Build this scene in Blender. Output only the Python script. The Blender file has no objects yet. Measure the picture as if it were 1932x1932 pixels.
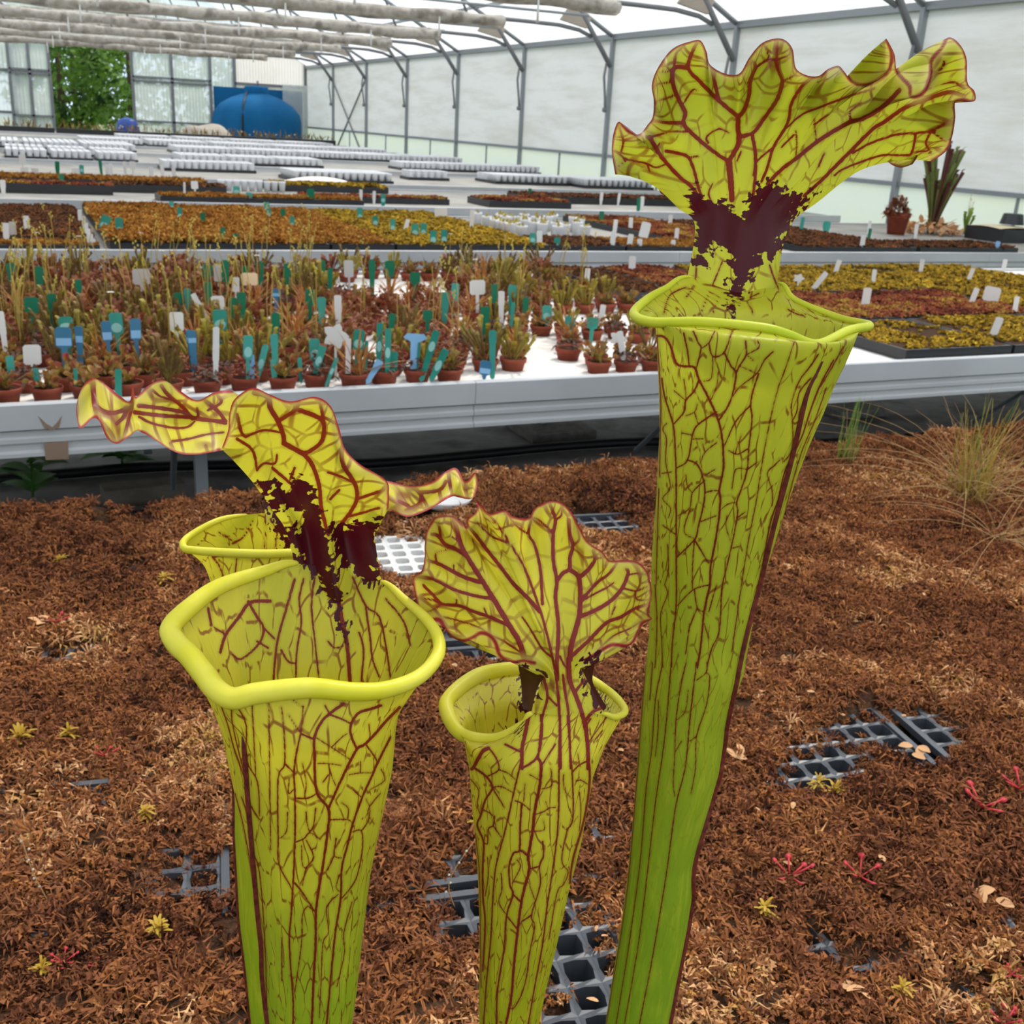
import bpy, math, random
import numpy as np
from mathutils import Vector, Matrix
R = random.Random(7)
NR = np.random.default_rng(11)
SC = bpy.context.scene
COL = SC.collection
# ---------------------------------------------------------------- camera
CAMZ = 1.65
def _cam():
    c = 966.0
    v1 = np.array([0.0, 184.0]); v2 = np.array([5600.0, 490.0])   # vanishing points: along the house, along the benches
    f = math.sqrt(-((v1[0]-c)*(v2[0]-c)+(v1[1]-c)*(v2[1]-c)))
    d1 = np.array([v1[0]-c, v1[1]-c, f]); d2 = np.array([v2[0]-c, v2[1]-c, f])
    u1 = d1/np.linalg.norm(d1); u2 = d2/np.linalg.norm(d2)
    return f, np.array([u2, u1, np.cross(u2, u1)])
FPX, RW = _cam()                      # RW @ camera vector (x right, y down, z forward) = world vector
CAM = np.array([0.0, 0.0, CAMZ])
def ray(px, py):
    return RW @ np.array([px-966.0, py-966.0, FPX])
def at(px, py, z):                    # a pixel and a camera depth
    return CAM + ray(px, py)*(z/FPX)
def atv(P):                           # array (...,3) of px,py,z -> world
    P = np.asarray(P, float)
    v = np.stack([P[..., 0]-966.0, P[..., 1]-966.0, np.full(P.shape[:-1], FPX)], -1)*(P[..., 2:3]/FPX)
    return v @ RW.T + CAM
def proj(W):                          # world -> pixel
    v = (np.asarray(W, float)-CAM) @ RW
    return np.stack([v[..., 0]/v[..., 2]*FPX+966, v[..., 1]/v[..., 2]*FPX+966], -1)
def onz(px, py, z):
    r = ray(px, py); return CAM + r*((z-CAMZ)/r[2])
def ony(px, py, Y):
    r = ray(px, py); return CAM + r*(Y/r[1])
def onx(px, py, X):
    r = ray(px, py); return CAM + r*(X/r[0])
cd = bpy.data.cameras.new('camera'); cam = bpy.data.objects.new('camera', cd); COL.objects.link(cam)
cd.sensor_width = 36.0; cd.sensor_fit = 'HORIZONTAL'; cd.lens = 36.0*FPX/1932.0
cd.clip_start = 0.02; cd.clip_end = 300
m = Matrix.Identity(4)
for i in range(3):
    m[i][0] = RW[i][0]; m[i][1] = -RW[i][1]; m[i][2] = -RW[i][2]; m[i][3] = CAM[i]
cam.matrix_world = m
cd.dof.use_dof = True; cd.dof.focus_distance = 0.47; cd.dof.aperture_fstop = 42.0
SC.camera = cam
# ---------------------------------------------------------------- sky, sun, exposure
W = bpy.data.worlds.new('sky'); SC.world = W; W.use_nodes = True
nt = W.node_tree; nt.nodes.clear()
o_ = nt.nodes.new('ShaderNodeOutputWorld'); b_ = nt.nodes.new('ShaderNodeBackground')
tc = nt.nodes.new('ShaderNodeTexCoord'); nz = nt.nodes.new('ShaderNodeTexNoise'); rp = nt.nodes.new('ShaderNodeValToRGB')
nz.inputs['Scale'].default_value = 2.2; nz.inputs['Detail'].default_value = 6
rp.color_ramp.elements[0].position = 0.40; rp.color_ramp.elements[0].color = (0.62, 0.78, 1.0, 1)
rp.color_ramp.elements[1].position = 0.58; rp.color_ramp.elements[1].color = (1.0, 1.0, 1.0, 1)
nt.links.new(tc.outputs['Generated'], nz.inputs['Vector']); nt.links.new(nz.outputs['Fac'], rp.inputs['Fac'])
nt.links.new(rp.outputs['Color'], b_.inputs['Color']); nt.links.new(b_.outputs[0], o_.inputs['Surface'])
b_.inputs['Strength'].default_value = 1.45
sl = bpy.data.lights.new('sun', 'SUN'); so = bpy.data.objects.new('sun', sl); COL.objects.link(so)
sl.energy = 4.2; sl.angle = math.radians(9); sl.color = (1.0, 0.95, 0.86)
so.rotation_euler = Vector((0.50, 0.42, 1.0)).to_track_quat('Z', 'Y').to_euler()
so.location = (5, 5, 12)
SC.view_settings.view_transform = 'Standard'; SC.view_settings.look = 'None'
SC.view_settings.gamma = 1.0; SC.view_settings.use_curve_mapping = False
SC.view_settings.exposure = 0.08
cy = SC.cycles; cy.max_bounces = 4; cy.diffuse_bounces = 2; cy.glossy_bounces = 2; cy.transmission_bounces = 3; cy.transparent_max_bounces = 6; cy.caustics_reflective = False; cy.caustics_refractive = False
# ---------------------------------------------------------------- helpers
def srgb(r, g, b):
    def f(c):
        c /= 255.0
        return c/12.92 if c <= 0.04045 else ((c+0.055)/1.055)**2.4
    return (f(r), f(g), f(b), 1.0)
class MB:
    def __init__(s): s.v = []; s.f = []
    def add(s, vs, fs):
        n = len(s.v); s.v.extend([tuple(map(float, v)) for v in vs]); s.f.extend([tuple(i+n for i in f) for f in fs])
    def box(s, x0, x1, y0, y1, z0, z1):
        s.add([(x0,y0,z0),(x1,y0,z0),(x1,y1,z0),(x0,y1,z0),(x0,y0,z1),(x1,y0,z1),(x1,y1,z1),(x0,y1,z1)],
              [(3,2,1,0),(4,5,6,7),(0,1,5,4),(1,2,6,5),(2,3,7,6),(3,0,4,7)])
    def tube(s, pts, r, n=8, cap=True):
        pts = np.asarray(pts, float); k = len(pts)
        rr = np.full(k, r) if np.isscalar(r) else np.asarray(r, float)
        d = np.gradient(pts, axis=0); d /= np.linalg.norm(d, axis=1)[:, None]+1e-12
        a = np.array([0, 0, 1.0]) if abs(d[0][2]) < 0.9 else np.array([1.0, 0, 0])
        V = []
        u = np.cross(a, d[0]); u /= np.linalg.norm(u)
        for i in range(k):
            u = u-d[i]*(u@d[i]); u /= np.linalg.norm(u)+1e-12; w = np.cross(d[i], u)
            for j in range(n):
                t = 2*math.pi*j/n; V.append(pts[i]+rr[i]*(math.cos(t)*u+math.sin(t)*w))
        F = [(i*n+j, i*n+(j+1) % n, (i+1)*n+(j+1) % n, (i+1)*n+j) for i in range(k-1) for j in range(n)]
        if cap: F += [tuple(range(n-1, -1, -1)), tuple((k-1)*n+j for j in range(n))]
        s.add(V, F)
    def lathe(s, prof, n=16, c=(0, 0, 0), cap0=False, cap1=False):
        k = len(prof)
        V = [(c[0]+r*math.cos(2*math.pi*j/n), c[1]+r*math.sin(2*math.pi*j/n), c[2]+z) for r, z in prof for j in range(n)]
        F = [(i*n+j, i*n+(j+1) % n, (i+1)*n+(j+1) % n, (i+1)*n+j) for i in range(k-1) for j in range(n)]
        if cap0: F.append(tuple(range(n-1, -1, -1)))
        if cap1: F.append(tuple((k-1)*n+j for j in range(n)))
        s.add(V, F)
    def grid(s, P, close=False):
        P = np.asarray(P, float); a, b = P.shape[:2]
        F = [(i*b+j, i*b+(j+1) % b, (i+1)*b+(j+1) % b, (i+1)*b+j) for i in range(a-1) for j in range(b if close else b-1)]
        s.add(P.reshape(-1, 3), F)
    def mesh(s, name, mat=None, smooth=True):
        me = bpy.data.meshes.new(name); me.from_pydata(s.v, [], s.f)
        if smooth: me.polygons.foreach_set('use_smooth', [True]*len(me.polygons))
        if mat: me.materials.append(mat)
        me.update(); return me
    def build(s, name, mat=None, parent=None, smooth=True):
        return link(bpy.data.objects.new(name, s.mesh(name, mat, smooth)), parent)
def link(o, parent=None):
    COL.objects.link(o)
    if parent is not None: o.parent = parent
    return o
def tag(o, label=None, cat=None, group=None, kind=None):
    if label: o['label'] = label
    if cat: o['category'] = cat
    if group: o['group'] = group
    if kind: o['kind'] = kind
    return o
def empty(name, loc=(0, 0, 0), rz=0.0):
    o = bpy.data.objects.new(name, None); o.empty_display_size = 0.05
    o.location = [float(x) for x in loc]; o.rotation_euler = (0, 0, rz); COL.objects.link(o); return o
def obj(name, me, parent=None, loc=(0, 0, 0), rot=(0, 0, 0), sc=1.0):
    o = bpy.data.objects.new(name, me); o.location = [float(x) for x in loc]; o.rotation_euler = rot
    o.scale = (sc, sc, sc) if np.isscalar(sc) else sc
    return link(o, parent)
def crs(P, n, axis=0):                # resample control points with a Catmull-Rom spline along one axis
    P = np.moveaxis(np.asarray(P, float), axis, 0); k = len(P)
    t = np.linspace(0, k-1, n); i = np.minimum(t.astype(int), k-2); u = (t-i).reshape((-1,)+(1,)*(P.ndim-1))
    g = lambda j: P[np.clip(j, 0, k-1)]
    p0, p1, p2, p3 = g(i-1), g(i), g(i+1), g(i+2)
    q = 0.5*((2*p1)+(p2-p0)*u+(2*p0-5*p1+4*p2-p3)*u*u+(3*p1-p0-3*p2+p3)*u**3)
    return np.moveaxis(q, 0, axis)
def interp_rows(rows, ys):            # rows sorted by first column -> linear interpolation of the others
    a = np.asarray(rows, float); return np.stack([np.interp(ys, a[:, 0], a[:, j]) for j in range(1, a.shape[1])], -1)
# ---------------------------------------------------------------- materials
def mat(name, col, rough=0.6, spec=0.4, metal=0.0, var=None, scale=20.0, bump=0.0, bscale=200.0, transl=0.0, detail=4, lo=0.35, hi=0.65):
    m = bpy.data.materials.new(name); m.use_nodes = True; t = m.node_tree; p = t.nodes['Principled BSDF']
    p.inputs['Base Color'].default_value = col; p.inputs['Roughness'].default_value = rough
    p.inputs['Specular IOR Level'].default_value = spec; p.inputs['Metallic'].default_value = metal
    colsock = None
    if var is not None:
        g = t.nodes.new('ShaderNodeNewGeometry'); n = t.nodes.new('ShaderNodeTexNoise'); n.inputs['Scale'].default_value = scale
        n.inputs['Detail'].default_value = detail; t.links.new(g.outputs['Position'], n.inputs['Vector'])
        r = t.nodes.new('ShaderNodeValToRGB'); e = r.color_ramp.elements
        cols = [col]+list(var); e[0].position = lo; e[0].color = cols[0]; e[1].position = hi; e[1].color = cols[-1]
        for k in range(1, len(cols)-1):
            x = e.new(lo+(hi-lo)*k/(len(cols)-1)); x.color = cols[k]
        t.links.new(n.outputs['Fac'], r.inputs['Fac']); t.links.new(r.outputs['Color'], p.inputs['Base Color']); colsock = r.outputs['Color']
    if bump:
        n2 = t.nodes.new('ShaderNodeTexNoise'); n2.inputs['Scale'].default_value = bscale; n2.inputs['Detail'].default_value = 3
        bp = t.nodes.new('ShaderNodeBump'); bp.inputs['Strength'].default_value = bump; bp.inputs['Distance'].default_value = 0.01
        g2 = t.nodes.new('ShaderNodeNewGeometry'); t.links.new(g2.outputs['Position'], n2.inputs['Vector'])
        t.links.new(n2.outputs['Fac'], bp.inputs['Height']); t.links.new(bp.outputs['Normal'], p.inputs['Normal'])
    if transl:
        tr = t.nodes.new('ShaderNodeBsdfTranslucent'); mx = t.nodes.new('ShaderNodeMixShader'); mx.inputs[0].default_value = transl
        tr.inputs['Color'].default_value = col
        if colsock: t.links.new(colsock, tr.inputs['Color'])
        out = t.nodes['Material Output']; t.links.new(p.outputs[0], mx.inputs[1]); t.links.new(tr.outputs[0], mx.inputs[2]); t.links.new(mx.outputs[0], out.inputs['Surface'])
    return m
def randmat(name, cols, rough=0.8, scale=6.0, wn=0.55, transl=0.15, lo=0.2, hi=0.8):
    """foliage of instances: colour from a world noise plus each instance's own random number"""
    m = bpy.data.materials.new(name); m.use_nodes = True; t = m.node_tree; p = t.nodes['Principled BSDF']
    p.inputs['Roughness'].default_value = rough; p.inputs['Specular IOR Level'].default_value = 0.25
    g = t.nodes.new('ShaderNodeNewGeometry'); n = t.nodes.new('ShaderNodeTexNoise'); n.inputs['Scale'].default_value = scale; n.inputs['Detail'].default_value = 3
    oi = t.nodes.new('ShaderNodeObjectInfo'); mx = t.nodes.new('ShaderNodeMix'); mx.data_type = 'FLOAT'; mx.inputs[0].default_value = 1-wn
    t.links.new(g.outputs['Position'], n.inputs['Vector'])
    mr = t.nodes.new('ShaderNodeMapRange'); mr.inputs[1].default_value = 0.3; mr.inputs[2].default_value = 0.7
    t.links.new(n.outputs['Fac'], mr.inputs[0]); t.links.new(mr.outputs[0], mx.inputs[2]); t.links.new(oi.outputs['Random'], mx.inputs[3])
    r = t.nodes.new('ShaderNodeValToRGB'); e = r.color_ramp.elements
    e[0].position = lo; e[0].color = cols[0]; e[1].position = hi; e[1].color = cols[-1]
    for k in range(1, len(cols)-1):
        x = e.new(lo+(hi-lo)*k/(len(cols)-1)); x.color = cols[k]
    t.links.new(mx.outputs[0], r.inputs['Fac']); t.links.new(r.outputs['Color'], p.inputs['Base Color'])
    if not transl:
        d = t.nodes.new('ShaderNodeBsdfDiffuse'); t.links.new(r.outputs['Color'], d.inputs['Color']); t.links.new(d.outputs[0], t.nodes['Material Output'].inputs['Surface']); return m
    tr = t.nodes.new('ShaderNodeBsdfTranslucent'); ms = t.nodes.new('ShaderNodeMixShader'); ms.inputs[0].default_value = transl
    t.links.new(r.outputs['Color'], tr.inputs['Color']); out = t.nodes['Material Output']
    t.links.new(p.outputs[0], ms.inputs[1]); t.links.new(tr.outputs[0], ms.inputs[2]); t.links.new(ms.outputs[0], out.inputs['Surface'])
    return m
def filmmat(name, col, clear, transl, dirt=None):
    """greenhouse cladding: part clear, part light-scattering"""
    m = bpy.data.materials.new(name); m.use_nodes = True; t = m.node_tree; p = t.nodes['Principled BSDF']; out = t.nodes['Material Output']
    p.inputs['Base Color'].default_value = col; p.inputs['Roughness'].default_value = 0.5
    tr = t.nodes.new('ShaderNodeBsdfTranslucent'); tr.inputs['Color'].default_value = col
    tp = t.nodes.new('ShaderNodeBsdfTransparent'); tp.inputs['Color'].default_value = (1, 1, 1, 1)
    m1 = t.nodes.new('ShaderNodeMixShader'); m1.inputs[0].default_value = transl
    m2 = t.nodes.new('ShaderNodeMixShader'); m2.inputs[0].default_value = clear
    t.links.new(p.outputs[0], m1.inputs[1]); t.links.new(tr.outputs[0], m1.inputs[2])
    t.links.new(m1.outputs[0], m2.inputs[1]); t.links.new(tp.outputs[0], m2.inputs[2]); t.links.new(m2.outputs[0], out.inputs['Surface'])
    if dirt:
        g = t.nodes.new('ShaderNodeNewGeometry'); mp = t.nodes.new('ShaderNodeMapping'); mp.inputs['Scale'].default_value = (0.9, 0.35, 3.0)
        n = t.nodes.new('ShaderNodeTexNoise'); n.inputs['Scale'].default_value = 1.6; n.inputs['Detail'].default_value = 8; n.inputs['Roughness'].default_value = 0.7
        r = t.nodes.new('ShaderNodeValToRGB'); r.color_ramp.elements[0].position = 0.38; r.color_ramp.elements[0].color = dirt
        r.color_ramp.elements[1].position = 0.55; r.color_ramp.elements[1].color = col
        t.links.new(g.outputs['Position'], mp.inputs['Vector']); t.links.new(mp.outputs[0], n.inputs['Vector']); t.links.new(n.outputs['Fac'], r.inputs['Fac'])
        t.links.new(r.outputs['Color'], p.inputs['Base Color']); t.links.new(r.outputs['Color'], tr.inputs['Color'])
    return m
M = dict(
    alu=mat('aluminium', srgb(186, 188, 190), 0.42, 0.5, 0.2, var=[srgb(200, 202, 204)], scale=2.0, bump=0.03, bscale=40),
    btop=mat('bench_deck', srgb(158, 155, 148), 0.7, 0.3, var=[srgb(136, 133, 127)], scale=3.0),
    steel=mat('galvanised_steel', srgb(146, 152, 156), 0.45, 0.5, 0.35),
    dsteel=mat('dull_steel', srgb(118, 121, 124), 0.6),
    floor=mat('concrete', srgb(128, 128, 126), 0.9, 0.2, var=[srgb(150, 150, 147), srgb(112, 112, 110)], scale=3.0, bump=0.1, bscale=60),
    fabric=mat('ground_fabric', srgb(34, 35, 38), 0.75, 0.3, var=[srgb(48, 49, 52)], scale=30.0),
    earth=mat('outside_ground', srgb(120, 130, 80), 0.9, var=[srgb(90, 110, 60)], scale=1.0),
    white=mat('white_sheet', srgb(238, 234, 228), 0.8, 0.2, var=[srgb(222, 216, 208), srgb(244, 241, 236)], scale=9.0, bump=0.3, bscale=25),
    wlabel=mat('white_plastic', srgb(236, 234, 230), 0.45, 0.4, transl=0.15),
    glabel=mat('grey_plastic', srgb(196, 192, 188), 0.5, 0.4),
    teal=mat('teal_plastic', srgb(40, 142, 122), 0.4, 0.4, var=[srgb(78, 172, 158)], scale=3.0, transl=0.15),
    green=mat('green_plastic', srgb(22, 122, 88), 0.4, 0.4, transl=0.12),
    blue=mat('blue_plastic', srgb(66, 126, 160), 0.4, 0.4, transl=0.12),
    pale=mat('pale_print', srgb(150, 205, 196), 0.5),
    palebl=mat('pale_blue_print', srgb(140, 188, 226), 0.5),
    tan=mat('tan_card', srgb(226, 200, 160), 0.7),
    terra=mat('terracotta', srgb(132, 58, 40), 0.7, 0.3, var=[srgb(150, 74, 52)], scale=14.0),
    soil=mat('peat', srgb(54, 36, 26), 0.95, 0.1, var=[srgb(82, 58, 40)], scale=120.0, bump=0.6, bscale=300),
    black=mat('black_plastic', srgb(34, 36, 40), 0.38, 0.5),
    greyp=mat('grey_tray_plastic', srgb(62, 66, 72), 0.36, 0.5),
    wpot=mat('white_pot', srgb(240, 241, 244), 0.5, 0.4, transl=0.12),
    tankb=mat('blue_tank', srgb(22, 88, 136), 0.85, 0.1, var=[srgb(28, 98, 146)], scale=1.5),
    barrelb=mat('blue_barrel', srgb(14, 66, 150), 0.35, 0.5),
    tarp=mat('beige_tarp', srgb(176, 166, 152), 0.8, var=[srgb(160, 150, 138)], scale=2.0),
    shade=mat('shade_cloth', srgb(172, 164, 152), 0.9, 0.1, var=[srgb(206, 200, 190), srgb(150, 143, 133)], scale=4.0, transl=0.25),
    wood=mat('grey_timber', srgb(128, 120, 108), 0.9, var=[srgb(108, 100, 90)], scale=14.0),
    paver=mat('paver', srgb(140, 138, 132), 0.9, 0.2, var=[srgb(120, 118, 112)], scale=25.0),
    hose=mat('black_hose', srgb(18, 18, 20), 0.5),
    bark=mat('bark', srgb(86, 70, 56), 0.9),
    leaf=mat('tree_leaf', srgb(66, 104, 40), 0.6, 0.3, var=[srgb(110, 146, 58), srgb(38, 66, 28)], scale=1.7, transl=0.3),
    weed=mat('weed_leaf', srgb(84, 132, 58), 0.6, 0.3, transl=0.25),
    fol_red=mat('foliage_red_brown', srgb(132, 62, 44), 0.7, var=[srgb(150, 96, 58), srgb(112, 48, 42)], scale=30, transl=0.2),
    fol_olive=mat('foliage_olive', srgb(134, 112, 54), 0.65, var=[srgb(116, 84, 48), srgb(158, 142, 60)], scale=26, transl=0.25),
    fol_yel=mat('foliage_yellow', srgb(172, 156, 56), 0.6, var=[srgb(138, 116, 50)], scale=26, transl=0.3),
    fol_dark=mat('foliage_dark', srgb(62, 42, 36), 0.75, var=[srgb(92, 60, 48), srgb(70, 66, 40)], scale=40, transl=0.1),
    fol_or=mat('foliage_orange', srgb(186, 124, 62), 0.7, var=[srgb(160, 100, 54), srgb(190, 150, 74)], scale=26, transl=0.25),
    trap=mat('trap_red', srgb(150, 60, 50), 0.5, var=[srgb(160, 140, 60)], scale=40, transl=0.2),
    stalk=mat('flower_stalk', srgb(186, 160, 76), 0.6, transl=0.1),
    bud=mat('flower_bud', srgb(220, 200, 96), 0.6, transl=0.2),
    petal=mat('white_petal', srgb(240, 236, 222), 0.6, transl=0.3),
    grass=mat('grass_green', srgb(140, 172, 66), 0.55, transl=0.3),
    grassy=mat('grass_yellow', srgb(196, 172, 74), 0.6, transl=0.25),
    straw=mat('straw', srgb(194, 158, 108), 0.8, transl=0.15),
    straw2=mat('dry_leaf', srgb(216, 166, 118), 0.8, transl=0.2),
    sundew=mat('sundew_red', srgb(214, 70, 74), 0.5, transl=0.3),
    sprig=mat('yellow_sprig', srgb(188, 152, 42), 0.6, transl=0.25),
)
M['film_wall'] = filmmat('wall_film', (0.80, 0.81, 0.82, 1), 0.04, 0.62, dirt=(0.73, 0.73, 0.72, 1))
M['film_left'] = filmmat('left_wall_film', (0.9, 0.91, 0.92, 1), 0.35, 0.65)
M['film_low'] = filmmat('wall_skirt', (0.84, 0.89, 0.85, 1), 0.08, 0.60, dirt=(0.86, 0.9, 0.82, 1))
M['film_roof'] = filmmat('roof_film', (0.95, 0.96, 0.97, 1), 0.62, 0.65)
M['film_eave'] = filmmat('eave_film', (0.80, 0.80, 0.80, 1), 0.12, 0.6, dirt=(0.72, 0.71, 0.70, 1))
M['film_gable'] = filmmat('gable_pane', (0.72, 0.80, 0.78, 1), 0.22, 0.5, dirt=(0.80, 0.86, 0.84, 1))
M['film_pink'] = filmmat('gable_sheet', (0.90, 0.84, 0.80, 1), 0.05, 0.6)
# ================================================================ the house
BT = 0.80                              # bench top
WX = 10.0; EZ = 3.20; SL = 0.53; GY = 40.7; LX = -2.0
BAYS = [10.7+3.75*i for i in range(-3, 8)]
fl = MB(); fl.box(LX-0.5, WX, -4, GY, -0.05, 0.0); FLOOR = tag(fl.build('floor', M['floor'], smooth=False), kind='structure')
for k, (ya, yb) in enumerate([(-4, 4.35), (6.35, 8.1), (10.1, 11.8), (13.9, 15.6)]):
    b = MB(); b.box(LX-0.5, WX-0.05, ya, yb, 0.0, 0.006); b.build('ground_fabric', M['fabric'], FLOOR, smooth=False)
g = MB(); g.box(-60, 80, -50, 120, -0.12, -0.06); tag(g.build('ground', M['earth'], smooth=False), kind='structure')
WALL = tag(empty('wall_right', (0, 0, 0)), 'white light-scattering film side wall with steel posts', None, None, 'structure')
ys = [-4.0]+BAYS+[GY]
for a, b in zip(ys[:-1], ys[1:]):
    p = MB(); p.box(WX+0.03, WX+0.04, a, b, 1.22, EZ); p.build('film_panel', M['film_wall'], WALL, smooth=False)
    p = MB(); p.box(WX+0.03, WX+0.05, a, b, 0.0, 1.2); p.build('skirt_panel', M['film_low'], WALL, smooth=False)
for y in BAYS:
    p = MB(); p.box(WX-0.05, WX+0.02, y-0.035, y+0.035, 0.0, EZ+0.05); p.build('post', M['steel'], WALL, smooth=False)
    p = MB(); p.tube([(9.95, y-0.04, 2.72), (9.62, y-0.04, 3.15), (9.2, y-0.04, 3.68)], 0.045, 8); p.build('knee_brace', M['dsteel'], WALL)
    p = MB(); p.tube([(9.86, y-0.05, 2.78), (9.83, y-0.05, 2.55), (9.88, y-0.05, 2.2), (9.9, y-0.05, 2.0)], 0.022, 6); p.build('crank_rod', M['dsteel'], WALL)
    p = MB(); p.lathe([(0.0, -0.05), (0.045, -0.03), (0.045, 0.03), (0.0, 0.05)], 8, (9.89, y-0.05, 2.0)); p.build('rod_stop', M['dsteel'], WALL)
p = MB(); p.box(WX-0.02, WX+0.05, -4, GY, 1.19, 1.24); p.build('wall_rail', M['steel'], WALL, smooth=False)
p = MB(); p.box(WX-0.03, WX+0.08, -4, GY, EZ-0.03, EZ+0.06); p.build('eave_beam', M['steel'], WALL, smooth=False)
p = MB(); p.tube([(WX-0.02, 33.2, 2.75), (WX-0.02, 36.9, 0.4)], 0.03, 6); p.build('cross_brace', M['dsteel'], WALL)
p = MB(); p.tube([(WX-0.05, 36.9, 2.75), (WX-0.05, 33.2, 0.4)], 0.03, 6); p.build('cross_brace', M['dsteel'], WALL)
for y in [b+1.9 for b in BAYS[2:-1]]:
    p = MB(); p.box(WX+0.0, WX+0.03, y-0.012, y+0.012, 0.0, 1.2); p.build('skirt_batten', M['steel'], WALL, smooth=False)
WL = tag(empty('wall_left', (0, 0, 0)), 'light-scattering film side wall beyond the bench ends', None, None, 'structure')
for a, b in zip(ys[:-1], ys[1:]):
    p = MB(); p.box(LX-0.45, LX-0.44, a, b, 0.0, EZ-0.2); p.build('film_panel', M['film_left'], WL, smooth=False)
    p = MB(); p.box(LX-0.44, LX-0.37, b-0.035, b+0.035, 0.0, EZ-0.2); p.build('post', M['steel'], WL, smooth=False)
p = MB(); p.box(LX-0.45, LX-0.36, -4, GY, 1.19, 1.24); p.build('wall_rail', M['steel'], WL, smooth=False)
p = MB(); p.box(LX-0.5, LX+0.02, -4, GY, EZ-0.2, EZ); p.build('gutter', M['steel'], WL, smooth=False)
# roof
ROOF = tag(empty('ceiling', (0, 0, 0)), 'pitched film roof with trusses and rolled shade cloth', None, None, 'structure')
RX = 4.0; RZ = EZ+SL*(WX-RX)
def rz(x): return EZ+SL*(WX-x) if x > RX else EZ+SL*(x-LX)
for a, b in zip(ys[:-1], ys[1:]):
    for (x0, x1, mt, nm) in ((10.03, 8.85, 'film_eave', 'eave_sheet'), (8.85, RX, 'film_roof', 'roof_panel'), (RX, LX, 'film_roof', 'roof_panel')):
        p = MB(); V = [(x0, a, rz(x0)+0.06), (x1, a, rz(x1)+0.06), (x1, b, rz(x1)+0.06), (x0, b, rz(x0)+0.06)]
        p.add(V, [(0, 1, 2, 3)]); p.build(nm, M[mt], ROOF, smooth=False)
for x in (8.85, 7.6, 6.3, 5.1, 4.0):
    p = MB(); p.box(x-0.03, x+0.03, -4, GY, rz(x)+0.0, rz(x)+0.05); p.build('purlin', M['steel'], ROOF, smooth=False)
for y in BAYS[1:]:
    p = MB(); p.tube([(LX, y, 3.33), (8.3, y, 3.33), (8.9, y, 3.32), (9.3, y, 3.27), (9.55, y, 3.18)], 0.035, 8); p.build('truss_chord', M['dsteel'], ROOF)
    p = MB(); p.tube([(9.95, y, EZ+0.03), (RX, y, RZ), (LX, y, EZ)], 0.04, 6); p.build('rafter', M['steel'], ROOF)
    for x in (7.2, 4.9, 2.6, 0.3):
        p = MB(); p.tube([(x, y, 3.35), (x-0.9, y, min(rz(x-0.9), 5.4))], 0.022, 6); p.build('truss_web', M['dsteel'], ROOF)
    p = MB(); p.add([(9.1, y-0.06, 3.68), (9.5, y-0.06, 3.48), (9.42, y-0.06, 3.30), (8.9, y-0.06, 3.40), (9.1, y+0.0, 3.68), (9.5, y, 3.48), (9.42, y, 3.30), (8.9, y, 3.40)],
                    [(0, 1, 2, 3), (7, 6, 5, 4), (0, 4, 5, 1), (1, 5, 6, 2), (2, 6, 7, 3), (3, 7, 4, 0)]); p.build('gusset_plate', M['tarp'], ROOF, smooth=False)
    # folded shade cloth hanging in a bundle under the truss
    n = 60; xs = np.linspace(LX, 8.0 + 0.25*math.sin(y*3), n); pts = []
    sag = np.array([0.014*math.sin(x*1.1+y)+0.008*math.sin(x*3.3+2*y) for x in xs])
    P = []
    for t in np.linspace(0, 2*math.pi, 9)[:-1]:
        P.append(np.stack([xs, y-0.16+0.16*math.cos(t)*np.ones(n), 3.26+sag+(0.10+0.012*np.sin(xs*5+y))*math.sin(t)], -1))
    p = MB(); p.grid(np.array(P+[P[0]])); p.build('shade_bundle', M['shade'], ROOF)
    p = MB(); p.tube([(LX, y-0.9, 3.42), (9.0, y-0.9, 3.42)], 0.025, 6); p.build('shade_rail', M['steel'], ROOF)
    p = MB(); p.tube([(LX, y-1.9, 3.5), (8.9, y-1.9, 3.5)], 0.03, 6); p.build('shade_rail', M['shade'], ROOF)
    for x in (1.4, 4.1, 6.6):
        p = MB(); p.tube([(x, y-0.3, 3.25), (x, y-0.3, 2.95)], [0.012, 0.02], 6); p.build('sprinkler_drop', M['wlabel'], ROOF)
# gable end
GAB = tag(empty('wall_back', (0, 0, 0)), 'end wall of clouded ribbed panes in steel bars', None, None, 'structure')
def pane(x0, x1, z0, z1, m='film_gable', nm='pane', par=None, y=GY):
    p = MB(); n = max(2, int((x1-x0)/0.05)); xs = np.linspace(x0, x1, n); z = np.array([z0, z1])
    P = np.zeros((2, n, 3)); P[..., 0] = xs; P[..., 1] = y+0.012*(np.arange(n) % 2); P[0, :, 2] = z0; P[1, :, 2] = z1
    p.grid(P); return p.build(nm, M[m], par or GAB, smooth=False)
def bar(x0, x1, z0, z1, par=None, y=GY, m='dsteel'):
    p = MB(); p.box(x0, x1, y-0.06, y+0.05, z0, z1); return p.build('frame_bar', M[m], par or GAB, smooth=False)
for (x0, x1) in ((-2.0, -0.6), (-0.6, 0.55), (6.7, 7.5)):
    for (z0, z1) in ((0.0, 1.2), (1.2, 2.5), (2.5, 3.6)): pane(x0, x1, z0, z1)
    bar(x1-0.05, x1+0.05, 0, 3.6)
for (z0, z1) in ((0.0, 2.55), (2.55, 3.7)): pane(7.5, 10.0, z0, z1, 'film_pink', 'sheet')
bar(7.5, 10, 2.5, 2.58); bar(9.95, 10.05, 0, 3.6); bar(-2, 10, 3.6, 3.72); bar(-2, 1.5, 1.18, 1.26); bar(-2, 1.5, 2.46, 2.54)
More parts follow.
